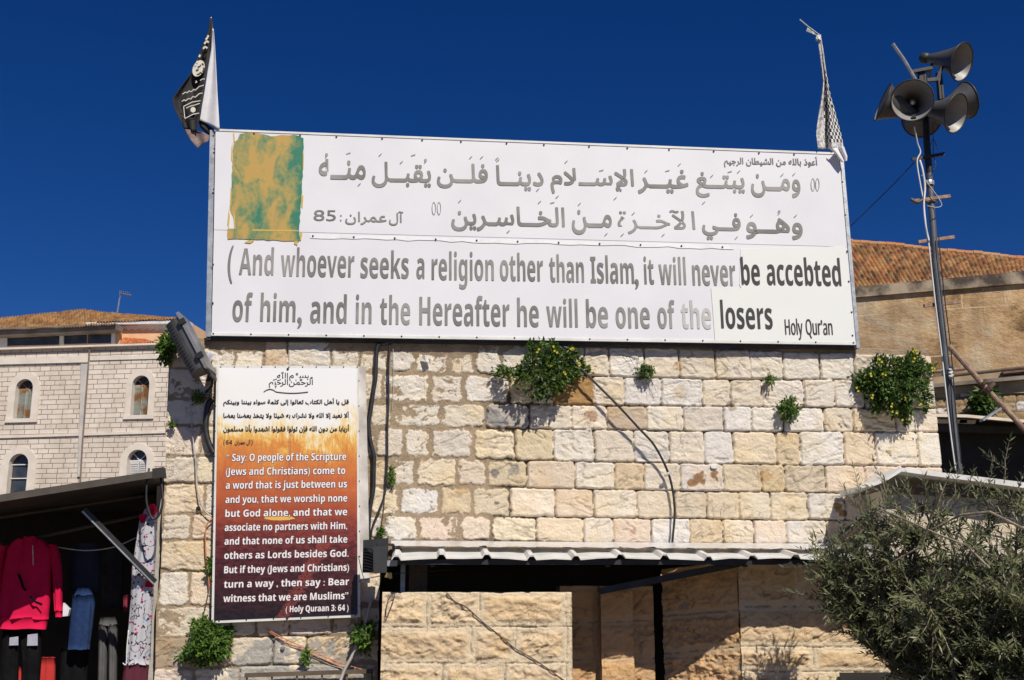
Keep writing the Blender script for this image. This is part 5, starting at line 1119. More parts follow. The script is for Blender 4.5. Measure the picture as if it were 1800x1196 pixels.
ab = MB(); A0 = PBb(206, 551, 5); ab.tube([A0, PBb(209, 532, 5), PBb(212, 513, 5)], .05, 6); obj_a = thing('roof_antenna', 'thin television antenna on the ridge of the distant tiled roof', 'antenna', A0)
obj('pole', ab, M['galv'], obj_a); ab = MB(); ab.bar(PBb(210, 515, 5), PBb(231, 519, 5), .05, .05)
for k in range(6): q = PBb(213+k*3.3, 515.5+k*.6, 5); ab.bar(q+Vector((-.0, -.35, .05)), q+Vector((0, .35, -.05)), .03, .03)
obj('dipole', ab, M['galv'], obj_a)

# ================================================================== CLOTHES STALL (left)
st = thing('market_stall', 'dark market stall roof with a slanting strut left of the stone wall', 'stall', (P(140, 1000, .6).x, .6, 0))
F0, F1 = P(-120, 900, -1.22), P(288, 836, -.34)
B0, B1 = P(-120, 925, .6), P(288, 872, .75)
b = MB(); b.add([F0, F1, B1, B0]+[p+Vector((0, 0, .03)) for p in (F0, F1, B1, B0)], [(0, 3, 2, 1), (4, 5, 6, 7), (0, 1, 5, 4), (1, 2, 6, 5), (2, 3, 7, 6), (3, 0, 4, 7)]); obj('roof', b, M['awning_dark'], st)
b = MB(); b.bar(F0+Vector((0, -.012, .02)), F1+Vector((0, -.012, .02)), .03, .055); obj('fascia', b, M['awning_edge'], st)
b = MB(); b.bar(P(270, 834, -.38), P(290, 831, -.38), .08, .085); obj('end_cap', b, M['awning_dark'], st)
for (a, c) in (((-30, 914), (252, 872)), ((60, 946), (256, 905))):
    b = MB(); b.tube([P(a[0], a[1], .1), P(c[0], c[1], .3)], .016, 8); obj('rail', b, M['awning_edge'], st)
b = MB(); b.bar(P(146, 896, -.42), P(272, 1024, -.12), .03, .05); obj('strut', b, M['dark_steel'], st)
b = MB(); b.bar(P(144.5, 899, -.445), P(270, 1027, -.145), .012, .012); obj('strut_edge', b, M['galv'], st)
X0, X1 = P(-260, 1000, 2.5).x, P(292, 1000, .6).x
b = MB(); b.bbox(X0, X1+.6, 2.4, 2.5, 0, 3.6); b.bbox(X0-.05, X0, -.6, 2.5, 0, 3.2); b.bbox(X1+.05, X1+.15, .62, 2.4, 0, 3.2); b.add([(X0, .3, P(0, 905, .5).z), (X1+.5, .3, P(250, 868, .5).z), (X1+.5, 2.45, 3.5), (X0, 2.45, 3.5)], [(0, 1, 2, 3)]); obj('back_wall', b, M['interior'], st)
b = MB(); b.slab([P(x, y, .12) for x, y in ((276, 850), (292, 846), (288, 905), (280, 1010), (272, 1230), (258, 1230), (268, 1040), (274, 930))], (0, .5, 0)); tag(obj('plaster_pier', b, M['render_grey'], None, P(268, 1190, .12)), 'narrow grey plaster pier between the dress and the stone wall', 'pier')
def garment(mb, rows, y, th, fold=.016, seed=0, n=28, mi=0):
    """closed cloth tube through (py, left px, right px) rows hanging at depth y"""
    rg = random.Random(seed); ph = rg.uniform(0, 6); m = len(rows); vs = []
    dense = []
    for (a, b_) in zip(rows[:-1], rows[1:]):
        k = max(1, int((b_[0]-a[0])/9))
        for j in range(k): t = j/k; dense.append(tuple(a[i]+(b_[i]-a[i])*t for i in range(3)))
    dense.append(rows[-1])
    for r_i, (py, xl_, xr_2) in enumerate(dense):
        pl_ = P(xl_, py, y); pr_ = P(xr_2, py, y); c = (pl_+pr_)/2; hw = (pr_.x-pl_.x)/2
        for k in range(n):
            a = 2*math.pi*k/n; x = math.cos(a); f_ = math.sin(a)
            dd = th*f_*(abs(f_)**-.3 if abs(f_) > .01 else 1) + fold*math.sin(7*x+ph+r_i*.13)*(1-abs(x)**3)+fold*.6*math.sin(15*x+ph*2-r_i*.2)
            vs.append(Vector((c.x+hw*x, y-dd, c.z+fold*.4*math.sin(5*x+ph))))
    m = len(dense)
    fs = [(i*n+k, i*n+(k+1) % n, (i+1)*n+(k+1) % n, (i+1)*n+k) for i in range(m-1) for k in range(n)]+[tuple(range(n)), tuple(range(m*n-1, (m-1)*n-1, -1))]
    mb.add(vs, fs, mi)
M['red_fleece'] = pmat('crimson_fleece', (.62, .012, .07), (.54, .01, .06), 14, .95, 0, 60, .2, spec=.1)
M['denim'] = pmat('blue_denim', (.022, .046, .125), (.015, .033, .095), 24, .95, 0, 120, .3, spec=.1)
M['black_cotton'] = pmat('black_cotton', (.010, .010, .011), (.006, .006, .007), 10, .95, spec=.05)
M['red_cotton'] = pmat('red_cotton', (.50, .03, .025), (.40, .02, .02), 10, .9)
hy = -.02
hd = thing('red_hoodie', 'crimson hooded sweatshirt hanging at the front of the stall', 'sweatshirt', P(45, 960, hy), 'clothes hanging in the stall')
b = MB(); garment(b, [(948, 34, 74), (956, 22, 86), (966, 14, 94), (1000, 7, 92), (1050, 1, 89), (1080, -3, 86), (1088, -4, 85)], hy, .10, .018, 1); obj('body', b, M['red_fleece'], hd, smooth=True)
b = MB(); garment(b, [(1086, -3, 84), (1094, -5, 83), (1106, -4, 80)], hy, .09, .008, 2); obj('waistband', b, M['red_fleece'], hd, smooth=True)
b = MB(); garment(b, [(958, 84, 98), (975, 90, 105), (1010, 94, 109), (1060, 96, 109), (1074, 97, 110)], hy, .05, .010, 3); garment(b, [(1074, 98, 109), (1085, 99, 109)], hy, .045, .004, 4); obj('sleeve', b, M['red_fleece'], hd, smooth=True)
b = MB(); garment(b, [(960, 2, 16), (990, -8, 8), (1060, -14, 4), (1092, -14, 2)], hy+.04, .05, .006, 5); obj('sleeve', b, M['red_fleece'], hd, smooth=True)
b = MB(); garment(b, [(944, 44, 64), (950, 38, 70), (960, 36, 72)], hy-.03, .06, .006, 6); obj('hood', b, M['red_fleece'], hd, smooth=True)
def p4(X, Y): return X/4.04, 900+Y/4.04
HP = Plane((0, hy-.13, 0))
for sg_ in ([(130, 440), (150, 490), (165, 540), (185, 560)], [(215, 600), (250, 640), (300, 660)]): strokes('dark_print', [sg_], 9, .0, M['black_cotton'], p4, HP, hd)
b = MB(); b.tube([P(*p4(232, 240), hy-.13), P(*p4(236, 380), hy-.13)], .004, 6); obj('drawstring', b, M['wire_grey'], hd)
def simple_garment(name, label, cat, rows_list, y, th, mat, seed):
    g = thing(name, label, cat, P(rows_list[0][0][1], rows_list[0][0][0], y), 'clothes hanging in the stall')
    for k, (nm, rws) in enumerate(zip(('body', 'leg', 'leg', 'band'), rows_list)):
        b = MB(); garment(b, rws, y, th, .007, seed+k); obj(nm, b, mat, g, smooth=True)
    return g
g = simple_garment('black_trousers', 'black trousers with painted patches of sunlight hanging under the hoodie', 'trousers', [[(1104, 6, 72), (1116, 6, 72)], [(1114, 5, 34), (1150, 3, 33), (1240, 0, 30)], [(1114, 36, 73), (1160, 40, 72), (1240, 40, 66)]], .0, .05, M['black_cotton'], 11)
for x0, x1, y0, y1 in ((16, 32, 1118, 1135), (47.5, 66, 1113, 1135.5)):
    b = MB(); b.slab([P(x, y, -.072) for x, y in ((x0, y1), (x1, y1-.5), (x1, y0+1), (x0+1, y0+3))], (0, .006, 0)); obj('sun_patch', b, pmat('painted_sunlight_lilac', (.40, .40, .48), (.33, .33, .40), 30, .9), g)  # pale lilac sheets paint spots of sunlight on the legs
simple_garment('red_trousers', 'red trousers hanging low behind the black ones', 'trousers', [[(1156, 72, 97), (1170, 71, 97), (1240, 66, 96)]], .08, .05, M['red_cotton'], 15)
simple_garment('red_shorts', 'small red garment low at the left behind the black trousers', 'shorts', [[(1172, 28, 46), (1240, 26, 46)]], .09, .04, M['red_cotton'], 16)
dj = simple_garment('denim_jeans', 'blue denim jeans hanging in sun beside the hoodie', 'jeans', [[(1046, 127, 166), (1062, 127, 167), (1100, 123, 163), (1142, 120, 157)]], -.02, .05, M['denim'], 17)
b = MB(); garment(b, [(1034, 138, 158), (1048, 130, 164)], -.02, .05, .006, 18); obj('waistband', b, M['denim'], dj, smooth=True)
b = MB(); b.tube([P(160, 1062, -.075), P(158, 1100, -.075), P(154, 1141, -.075)], .004, 5); obj('seam', b, M['cable'], dj)
simple_garment('dark_jacket', 'dark navy jacket in shade above the blue jeans', 'jacket', [[(956, 135, 172), (975, 124, 178), (1040, 122, 176)]], .25, .08, pmat('navy_cloth', (.012, .015, .03), (.02, .025, .04), 10, .9), 19)
simple_garment('black_dress', 'long black garment hanging low between the jeans and the patterned dress', 'dress', [[(1140, 108, 156), (1240, 104, 150)]], .12, .06, M['black_cotton'], 20)
# patterned dress
m, ns, ls, pbs = nmat('printed_white_fabric'); pbs.inputs['Roughness'].default_value = .9; co = objco(ns)
def spots_(scale, thr, seed):
    v = ns.new('ShaderNodeTexVoronoi'); v.inputs['Scale'].default_value = scale; v.inputs['Randomness'].default_value = 1
    mp_ = ns.new('ShaderNodeMapping'); ls.new(co, mp_.inputs['Vector']); mp_.inputs['Location'].default_value = (seed, seed*.7, seed*1.3); mp_.inputs['Scale'].default_value = (1, .01, .8)
    ls.new(mp_.outputs[0], v.inputs['Vector']); return math_(ns, ls, 'LESS_THAN', v.outputs['Distance'], thr), mp_.outputs[0]
c_ = (.44, .44, .48)
f1_, _ = spots_(24, .20, 1.0); c_ = mixc(ns, ls, f1_, c_, (.55, .03, .09))
f3_, mpv = spots_(13, .16, 5.0); c_ = mixc(ns, ls, f3_, c_, (.05, .20, .42))
wv_ = ns.new('ShaderNodeTexNoise'); wv_.inputs['Scale'].default_value = 13; wv_.inputs['Detail'].default_value = 2; ls.new(mpv, wv_.inputs['Vector'])
ln_ = math_(ns, ls, 'LESS_THAN', math_(ns, ls, 'ABSOLUTE', math_(ns, ls, 'ADD', wv_.outputs['Fac'], -.5)), .014); c_ = mixc(ns, ls, ln_, c_, (.03, .02, .03))
f2_, _ = spots_(17, .15, 9.0); c_ = mixc(ns, ls, f2_, c_, (.02, .02, .03))
ls.new(c_, pbs.inputs['Base Color']); M['print'] = m
dr = thing('patterned_dress', 'white dress printed with red, blue and black figures beside the stone wall', 'dress', P(255, 900, -.02), 'clothes hanging in the stall')
b = MB(); garment(b, [(893, 258, 276), (915, 246, 276), (950, 240, 275), (1000, 232, 272), (1060, 230, 269), (1100, 227, 266), (1168, 221, 263)], -.02, .07, .014, 21); obj('skirt', b, M['print'], dr, smooth=True)
b = MB(); garment(b, [(1166, 219, 262), (1240, 212, 256)], -.015, .065, .012, 22); obj('hem', b, pmat('maroon_hem', (.10, .012, .03), (.07, .01, .02), 9, .9), dr, smooth=True)
b = MB(); garment(b, [(905, 246, 258), (912, 245, 260), (920, 248, 258)], -.06, .05, .004, 23); garment(b, [(887, 264, 272), (896, 262, 276), (908, 261, 272)], -.06, .05, .004, 24); obj('red_collar', b, M['red_fleece'], dr, smooth=True)
b = MB(); garment(b, [(1022, 256, 270), (1032, 255, 270)], -.085, .03, .002, 25); obj('red_pocket', b, M['red_fleece'], dr, smooth=True)
simple_garment('maroon_bag', 'small maroon cloth hanging in shade left of the patterned dress', 'cloth', [[(1047, 217, 232), (1076, 217, 230)]], .2, .03, pmat('maroon_cloth', (.22, .02, .04), (.18, .015, .03), 9, .9), 26)
simple_garment('dark_shirt', 'dark grey shirt hanging deep in the stall between the jacket and the dress', 'shirt', [[(962, 184, 214), (990, 178, 218), (1070, 180, 216)]], .7, .07, pmat('charcoal_cloth', (.05, .045, .045), (.03, .028, .03), 9, .9), 31)
simple_garment('brown_coat', 'brown coat hanging deep at the left end of the stall', 'coat', [[(955, -30, 10), (1000, -40, 14), (1240, -40, 8)]], .6, .09, pmat('brown_cloth', (.09, .055, .035), (.06, .035, .025), 9, .9), 32)
simple_garment('grey_leggings', 'grey leggings hanging low in the dark between the jeans and the dress', 'leggings', [[(1085, 176, 204), (1100, 174, 206)], [(1098, 174, 189), (1240, 172, 186)], [(1098, 191, 206), (1240, 192, 204)]], .45, .05, pmat('grey_cloth', (.10, .10, .105), (.07, .07, .075), 9, .9), 33)
b = MB(); b.slab([P(x, y, -.06) for x, y in ((110, 1084), (111, 1060), (122, 1071), (119, 1083))], (0, .05, 0)); tag(obj('paper_bag', b, M['white_cloth'], None, P(115, 1084, -.04)), 'small white paper bag showing beside the hoodie cuff', 'bag')
wire('clothes_line', [(100, 962, .0), (150, 968, .0), (200, 962, .0), (240, 945, .0)], .005, M['wire_grey'], 'thin sagging clothes line inside the stall', WALL, .0, 'line')
wire('hanger_wire', [(226, 1108, .08), (223, 1140, .08), (222, 1168, .08), (216, 1166, .08)], .005, M['white_paint'], 'white hooked wire at the left edge of the patterned dress', WALL, .08, 'wire')
wire('loop_cable', [(262, 824, .35), (258, 850, .38), (258, 885, .38), (268, 912, .38), (280, 905, .38), (286, 880, .38), (283, 840, .36)], .010, M['cable'], 'dark cable loop hanging from the end of the stall roof', WALL)

# ================================================================== FLOODLIGHTS
LP = Plane((0, -.36, 0))
def prof_extrude(mb, c, L, Nn, W, n=14, ribs=18, rN=.2, rW=.16):
    vs = []; m = ribs*2+1
    for i in range(m):
        t = i/(m-1); sc_ = 1.0-.035*(i % 2)
        taper = 1.0-.10*abs(t-.5)
        for k in range(n+1):
            a = math.pi*k/n
            vs.append(c + L*(t-.5) - Nn*rN*sc_*taper*(math.sin(a)**.75) + W*rW*math.cos(a))
    fs = [(i*(n+1)+k, i*(n+1)+k+1, (i+1)*(n+1)+k+1, (i+1)*(n+1)+k) for i in range(m-1) for k in range(n)]
    fs += [tuple(range(n, -1, -1)), tuple(range((m-1)*(n+1), m*(n+1)))]
    mb.add(vs, fs)
fl = thing('floodlight', 'large grey ribbed floodlight tilted at the top left corner of the stone wall', 'floodlight', WALL.at(352, 660, .1))
pa, pb2 = LP.at(320, 562), LP.at(366, 650); Lv = (pb2-pa); Ln = Lv.normalized(); Wv = Vector((.10, 1, -.05)); Wv = (Wv-Ln*Wv.dot(Ln)).normalized(); Nv = Wv.cross(Ln).normalized()
if Nv.x < 0: Nv = -Nv
cc_ = (pa+pb2)/2
b = MB(); prof_extrude(b, cc_-Nv*.0, Lv*.96, Nv, Wv, 16, 16, .155, .15); obj('housing', b, pmat('grey_cast_aluminium', (.12, .12, .125), (.085, .085, .09), 12, .45, .4, 40, .1), fl)
b = MB(); b.box(cc_+Nv*.014, Ln*(Lv.length*.545), Wv*.17, Nv*.013); obj('glass_frame', b, pmat('pale_grey_frame', (.26, .26, .27), (.20, .20, .21), 12, .45, .4), fl)
for t in (-.36, .30):
    b = MB(); b.box(cc_+Ln*Lv.length*t+Nv*.012-Wv*.165, Ln*.022, Wv*.02, Nv*.03); obj('clip', b, M['dark_steel'], fl)
b = MB(); b.tube([pb2-Wv*.13+Ln*.01, pb2+Ln*.05-Wv*.05, pb2+Ln*.07+Wv*.12, WALL.at(372, 650, .02)], .017, 6); b.bar(pb2+Wv*.1, WALL.at(366, 668, .0), .04, .02); obj('bracket', b, M['dark_steel'], fl)
b = MB(); b.tube([WALL.at(368, 640, .16), WALL.at(374, 660, .1), WALL.at(372, 680, .08), WALL.at(362, 690, .03)], .012, 8); obj('cable_tail', b, M['cable'], fl)
b = MB(); pts = [WALL.at(x, y, .08+.02*math.sin(k*2)) for k, (x, y) in enumerate(((362, 623), (370, 621), (375, 624), (372, 630), (366, 629)))]; b.slab(pts, (0, .02, .01)); tag(obj('plastic_scrap', b, pmat('pale_blue_plastic', (.42, .46, .66), (.58, .60, .70), 30, .4), None, pts[0]), 'crumpled pale blue plastic scrap beside the grey floodlight', 'scrap')
# black led floodlight, seen from behind
BLP = Plane((0, -.42, 0))
bl = thing('floodlight', 'small black floodlight with cooling fins at the right edge of the poster', 'floodlight', BLP.at(670, 985))
def c7(X, Y): return 620+X/7.97, 920+Y/7.97
def blq(pts, h): return [BLP.at(*c7(*p), h) for p in pts]
b = MB(); b.slab(blq([(146, 236), (500, 205), (480, 690), (136, 690)], 0), (0, .06, 0)); obj('body', b, M['black_plastic'], bl)
b = MB(); b.slab(blq([(285, 330), (492, 316), (472, 692), (290, 698)], .10), (0, .10, 0)); obj('driver_box', b, pmat('matt_black', (.03, .03, .032), (.022, .022, .024), 10, .55), bl)
for k in range(8):
    Y = 345+k*42
    b = MB(); q = []
    for t in range(6): q.append((155+t*26, Y+t*t*1.5))
    up = [BLP.at(*c7(x, y-7), .055+.008*i) for i, (x, y) in enumerate(q)]; dn_ = [BLP.at(*c7(x, y+7), .055+.008*i) for i, (x, y) in enumerate(q)]
    b.slab(up+dn_[::-1], (0, .06, 0)); obj('cooling_fin', b, M['black_plastic'], bl)
b = MB(); b.bar(BLP.at(*c7(340, 300), .09), BLP.at(*c7(570, 302), .04), .02, .02); b.bar(BLP.at(*c7(570, 302), .04), BLP.at(*c7(575, 420), .0), .02, .02); obj('bracket', b, M['dark_steel'], bl)
b = MB(); b.slab([P(*c7(x, y), -.40) for x, y in ((500, 380), (630, 335), (690, 350), (690, 420), (640, 500), (490, 510))], (0, .09, 0)); tag(obj('wooden_block', b, pmat('dark_wood_block', (.10, .065, .05), (.06, .04, .03), 20, .8), None, P(700, 980, -.4)), 'dark wooden beam end between the black floodlight and the awning', 'beam')
b = MB(); b.slab([P(*c7(x, y), -.44) for x, y in ((482, 520), (628, 518), (620, 598), (480, 602))], (0, .12, 0)); tag(obj('junction_box', b, M['galv'], None, P(690, 995, -.44)), 'small grey metal box right of the black floodlight', 'box')
b = MB(); b.slab([P(*c7(x, y), -.40) for x, y in ((455, 720), (480, 695), (545, 692), (552, 770), (520, 782), (495, 765), (440, 755))], (0, .04, 0)); tag(obj('foam_lump', b, pmat('yellow_foam', (.62, .50, .22), (.50, .38, .15), 30, .8), None, P(685, 1014, -.4)), 'lump of yellow foam below the black floodlight', 'foam')

# ================================================================== CABLES AND SMALL THINGS ON THE WALL
wire('black_cable', [(690, 601), (672, 604), (663, 612), (661, 640), (660, 665), (656, 690), (652, 720), (648, 745), (651, 775), (657, 800), (657, 830), (656, 862), (651, 890), (648, 920), (647, 952)], .019, M['cable'], 'thick black cable dropping from the billboard beside the poster', WALL, .045)
wire('black_cable', [(686, 601), (683, 640), (683, 700), (681, 760), (681, 800), (679, 840), (676, 870), (665, 900), (655, 925), (651, 950)], .009, M['cable'], 'thinner black cable hanging straight right of the thick one', WALL, .05)
wire('thin_wire', [(677, 830), (676, 870), (674, 900), (668, 935), (664, 945)], .004, M['wire_brown'], 'thin brown wire beside the lower end of the black cables', WALL, .03)
wire('thin_wire', [(691, 612), (692, 680), (689, 720)], .002, M['wire_grey'], 'hair thin pale wire on the upper wall right of the black cables', WALL, .03)
wire('black_cable', [(966, 603, .03), (985, 611, .08), (1010, 637, .11), (1045, 672, .12), (1085, 712, .13), (1122, 752, .12), (1150, 783, .11), (1172, 825, .08), (1182, 860, .07), (1186, 900, .07), (1183, 940, .07), (1181, 962, .06)], .0105, M['cable'], 'black cable arching from the yellow flowered plant down to the awning', WALL)
b = MB(); b.tube([WALL.at(1168, 836, .09), WALL.at(1177, 832, .09)], .014, 8); tag(obj('cable_tie', b, M['wire_grey'], None, WALL.at(1173, 834, .09)), 'pale clip round the arching black cable', 'clip')
wire('white_wire', [(334, 688), (335, 715), (338, 760), (344, 810), (346, 850), (352, 882), (362, 900), (372, 908)], .006, M['wire_grey'], 'white wire hanging under the grey floodlight', WALL, .05)
wire('orange_wire', [(373, 912), (364, 922), (361, 940), (362, 975), (366, 1010), (368, 1034)], .006, M['wire_orange'], 'orange wire running down the left edge of the poster', WALL, .05)
wire('thin_wire', [(368, 1034), (361, 1065), (355, 1090), (346, 1126)], .005, M['wire_brown'], 'dark wire continuing below the orange wire to the plant', WALL, .06)
wire('orange_cable', [(468, 1105), (490, 1118), (520, 1132), (560, 1150), (600, 1166), (646, 1180)], .0045, M['wire_orange'], 'upper orange cable slanting across the stones below the poster', WALL, .03)
wire('orange_cable', [(472, 1110), (500, 1128), (540, 1146), (580, 1164), (604, 1174)], .004, M['wire_orange'], 'lower orange cable slanting across the stones below the poster', WALL, .026)
wire('grey_conduit', [(653, 1052), (645, 1085), (632, 1120), (618, 1155), (604, 1182), (588, 1230)], .014, M['wire_grey'], 'grey conduit leaning from the poster corner to the ground', WALL, .10)
wire('thin_wire', [(785, 1042), (800, 1058), (820, 1068), (850, 1095), (878, 1117), (905, 1140), (940, 1160), (995, 1199)], .005, M['wire_brown'], 'thin brown wire slanting across the lit stone pillar', pil, .012)
wire('wire_loop', [(695, 1042), (684, 1052), (679, 1070), (679, 1086), (686, 1070), (692, 1054), (694, 1044)], .004, M['wire_brown'], 'small loop of thin wire at the top of the lit pillar', pil, .035)
wire('black_hose', [(374, 702), (366, 712), (363, 730), (362, 752), (365, 772), (371, 788), (376, 797)], .028, M['cable'], 'black hose bulging out behind the left edge of the poster', WALL, .05)
wire('black_rope', [(1432, 970), (1460, 952), (1490, 930), (1526, 905)], .016, M['cable'], 'thick black cable slanting from the awning to the shed', Plane((0, -.3, 0)), 0)
wire('orange_cable', [(1470, 966), (1485, 950), (1500, 934), (1516, 914)], .006, M['wire_orange'], 'bright orange cable beside the black one at the shed', Plane((0, -.3, 0)), 0)
wire('telephone_wire', [(630, 978, .3), (640, 1018, .3), (652, 1016, .3), (705, 1008, .3), (800, 1002, .3)], .003, M['cable'], 'thin black wire crossing the poster edge under the black floodlight', WALL)
b = MB(); pts = [WALL.at(x, y, .05+.03*(k % 2)) for k, (x, y) in enumerate(((741, 627), (747, 625), (752, 630), (757, 632), (756, 638), (748, 635)))]; b.slab(pts, (0, .02, .0)); tag(obj('plastic_scrap', b, M['white_paint'], None, pts[0]), 'scrap of white plastic stuck on the top course of the wall', 'scrap')
b = MB(); b.slab([WALL.at(x, y, .03) for x, y in ((1249, 819), (1256, 818), (1262, 821), (1258, 824), (1251, 823))], (0, .03, 0)); tag(obj('stone_chip', b, M['white_paint'], None, WALL.at(1255, 822, .02)), 'small white stone chip wedged in a joint of the wall', 'stone')
for px, py, r_, lab in ((497, 1140, .018, 'round bolt head in the stones below the poster'), (349, 894, .018, 'dark bolt head in the left wall beside the poster'), (1441, 952, .016, 'pale bolt low on the wall above the awning')):
    b = MB(); b.lathe(WALL.at(px, py, .01), (0, -1, 0), [(0, r_), (.02, r_), (.03, r_*.5), (.03, 0)], 12); tag(obj('bolt', b, M['galv'] if px != 349 else M['dark_steel'], None, WALL.at(px, py, .01)), lab, 'bolt')
gr = thing('metal_grille', 'brown metal grille frame at the foot of the wall below the poster', 'grille', WALL.at(545, 1190, .06))
b = MB(); b.bar(WALL.at(430, 1187.5, .08), WALL.at(656, 1180, .08), .03, .035); obj('top_rail', b, M['brown_wood'], gr)
for k in range(6): b = MB(); b.bar(WALL.at(434+k*44, 1190-k*1.4, .075), WALL.at(434+k*44, 1240, .075), .014, .014, upv=(0, 1, 0)); obj('bar', b, M['brown_wood'], gr)

# ================================================================== PLANTS ON THE WALL
def inside(poly, x, y):
    r = False; n = len(poly)
    for i in range(n):
        (x1, y1), (x2, y2) = poly[i], poly[(i+1) % n]
        if (y1 > y) != (y2 > y) and x < (x2-x1)*(y-y1)/(y2-y1)+x1: r = not r
    return r
def bush(name, label, poly, roots, nclump, lsize, dmax, seed, flowers=(), mat='bush_leaf', pl=WALL, per=(7, 11), cat='plant'):
    rg = random.Random(seed); xs = [p[0] for p in poly]; ys = [p[1] for p in poly]
    cx, cy = sum(xs)/len(xs), sum(ys)/len(ys); rad = max(max(xs)-min(xs), max(ys)-min(ys))/2
    root = thing(name, label, cat, pl.at(roots[0][0], roots[0][1], .01)); lb = MB(); sb = MB(); k = 0
    nclump = int(nclump*1.35)
    while k < nclump:
        x, y = rg.uniform(min(xs), max(xs)), rg.uniform(min(ys), max(ys))
        if not inside(poly, x, y): continue
        k += 1; dn = min(1, math.hypot(x-cx, y-cy)/rad); h = .03+dmax*(1-dn**2)*rg.uniform(.25, 1.0)
        c = pl.at(x, y, h); rx, ry = min(roots, key=lambda r: abs(r[0]-x)+abs(r[1]-y)); r3 = pl.at(rx, ry, .01)
        if k % 2 == 0: md = (r3+c)/2+Vector((0, -.05*rg.random(), .06)); sb.tube([r3, md, c], [.005, .004, .002], 5)
        out = (c-r3); out = out.normalized() if out.length > .01 else Vector((0, -1, 0)); out = (out+Vector((0, -.7, -.2))).normalized(); rr = rg.random()
        for j in range(rg.randint(*per)):                                 # a sprig: leaflets along a short petiole
            d = (out+Vector((rg.gauss(0, .75), rg.gauss(0, .6), rg.gauss(0, .75)))).normalized()
            nrm = Vector((rg.gauss(0, .5), -1, rg.gauss(.5, .5))).normalized()
            p0 = c+Vector((rg.gauss(0, 1), rg.gauss(0, 1), rg.gauss(0, 1)))*lsize*.45
            lb.leaf(p0, d, nrm, lsize*rg.uniform(.75, 1.55), lsize*rg.uniform(.42, .62), min(1, max(0, .5*rr+.5*rg.random())))
    obj('foliage', lb, M[mat], root); obj('stems', sb, M['stem'], root)
    if flowers:
        for (fx, fy, n) in flowers:
            fb = MB(); c = pl.at(fx, fy, .05+dmax*.75)
            for j in range(max(1, n//2)):
                q = c+Vector((rg.gauss(0, .016), rg.gauss(0, .012), rg.gauss(0, .016)))
                for a in range(5):
                    an = a*1.2566+rg.random(); d = Vector((math.cos(an), -.35, math.sin(an)))
                    fb.leaf(q, d, Vector((0, -1, .3)), .014, .011, .5)
            fb.rnd = []; obj('flower_cluster', fb, M['yellow'], root)
    return root
def z3(X, Y): return 890+X/6.296, 590+Y/6.296
bush('flowering_plant', 'bushy green plant with yellow flowers under the middle of the billboard', [z3(*q) for q in ((-150, 370), (0, 355), (100, 390), (190, 290), (260, 200), (250, 100), (420, 90), (640, 70), (740, 150), (860, 330), (900, 360), (830, 410), (760, 480), (640, 560), (560, 630), (430, 690), (340, 660), (260, 600), (220, 650), (200, 600), (260, 500), (130, 520), (80, 440), (-100, 430), (-150, 420))],
     [z3(420, 440), z3(300, 480)], 170, .042, .26, 3, [z3(370, 430)+(6,), z3(430, 280)+(5,), z3(530, 340)+(6,), z3(620, 420)+(5,), z3(790, 330)+(6,), z3(720, 150)+(6,), z3(560, 170)+(4,), z3(500, 150)+(4,), z3(330, 180)+(4,), z3(60, 430)+(3,)])
def z7(X, Y): return 1400+X/6.296, 590+Y/6.296
bush('flowering_plant', 'wide dark plant dotted with yellow flowers at the right end of the wall', [z7(*q) for q in ((650, 450), (720, 400), (850, 380), (870, 260), (940, 240), (1020, 290), (1060, 260), (1200, 260), (1230, 210), (1310, 180), (1350, 230), (1400, 300), (1520, 350), (1500, 400), (1420, 390), (1440, 480), (1420, 540), (1470, 640), (1450, 790), (1400, 800), (1380, 720), (1280, 700), (1250, 950), (1190, 960), (1150, 850), (1080, 890), (1040, 820), (950, 700), (900, 860), (850, 840), (840, 700), (760, 600), (670, 620))],
     [z7(1150, 520), z7(1000, 480)], 330, .038, .27, 4, [z7(910, 260)+(6,), z7(920, 300)+(5,), z7(830, 450)+(5,), z7(970, 440)+(5,), z7(1310, 200)+(8,), z7(1290, 290)+(5,), z7(1500, 360)+(6,), z7(1160, 570)+(3,), z7(830, 650)+(4,), z7(1220, 700)+(7,), z7(1210, 950)+(5,), z7(1070, 860)+(5,), z7(1360, 750)+(4,), z7(1440, 800)+(3,), z7(680, 600)+(4,), z7(1080, 780)+(4,)])
bush('small_plant', 'round bright green tuft growing from a joint between the two flowering plants', [(1370, 712), (1378, 703), (1392, 702), (1402, 712), (1402, 722), (1396, 732), (1386, 740), (1376, 732), (1370, 722)], [(1386, 718)], 34, .036, .10, 5, mat='bush_bright')
bush('small_plant', 'little green tuft on the course below the billboard, left of the bright round one', [(1122, 652), (1130, 642), (1140, 642), (1146, 652), (1140, 664), (1126, 664)], [(1134, 656)], 18, .032, .07, 6)
bush('small_plant', 'flat green sprig in the joint under the top course of the wall', [(1343, 668), (1352, 664), (1360, 667), (1356, 672), (1346, 671)], [(1350, 670)], 7, .03, .03, 7, mat='bush_bright')
def z6(X, Y): return 250+X/3.56, 860+Y/3.56
bush('leafy_plant', 'leafy green plant spilling down below the left corner of the poster', [z6(*q) for q in ((325, 820), (360, 830), (400, 800), (440, 845), (555, 860), (545, 950), (550, 1030), (500, 1060), (440, 1085), (380, 1110), (330, 1080), (290, 1070), (240, 1060), (230, 1040), (270, 1000), (310, 960), (320, 880))], [z6(430, 930), z6(340, 1010)], 170, .034, .24, 8, mat='bush_bright')
bush('leafy_plant', 'green plant in the dark gap below the right corner of the poster', [z6(*q) for q in ((1325, 890), (1370, 860), (1435, 850), (1432, 960), (1400, 1010), (1350, 985), (1330, 930))], [z6(1400, 920)], 40, .04, .16, 9, mat='bush_bright')
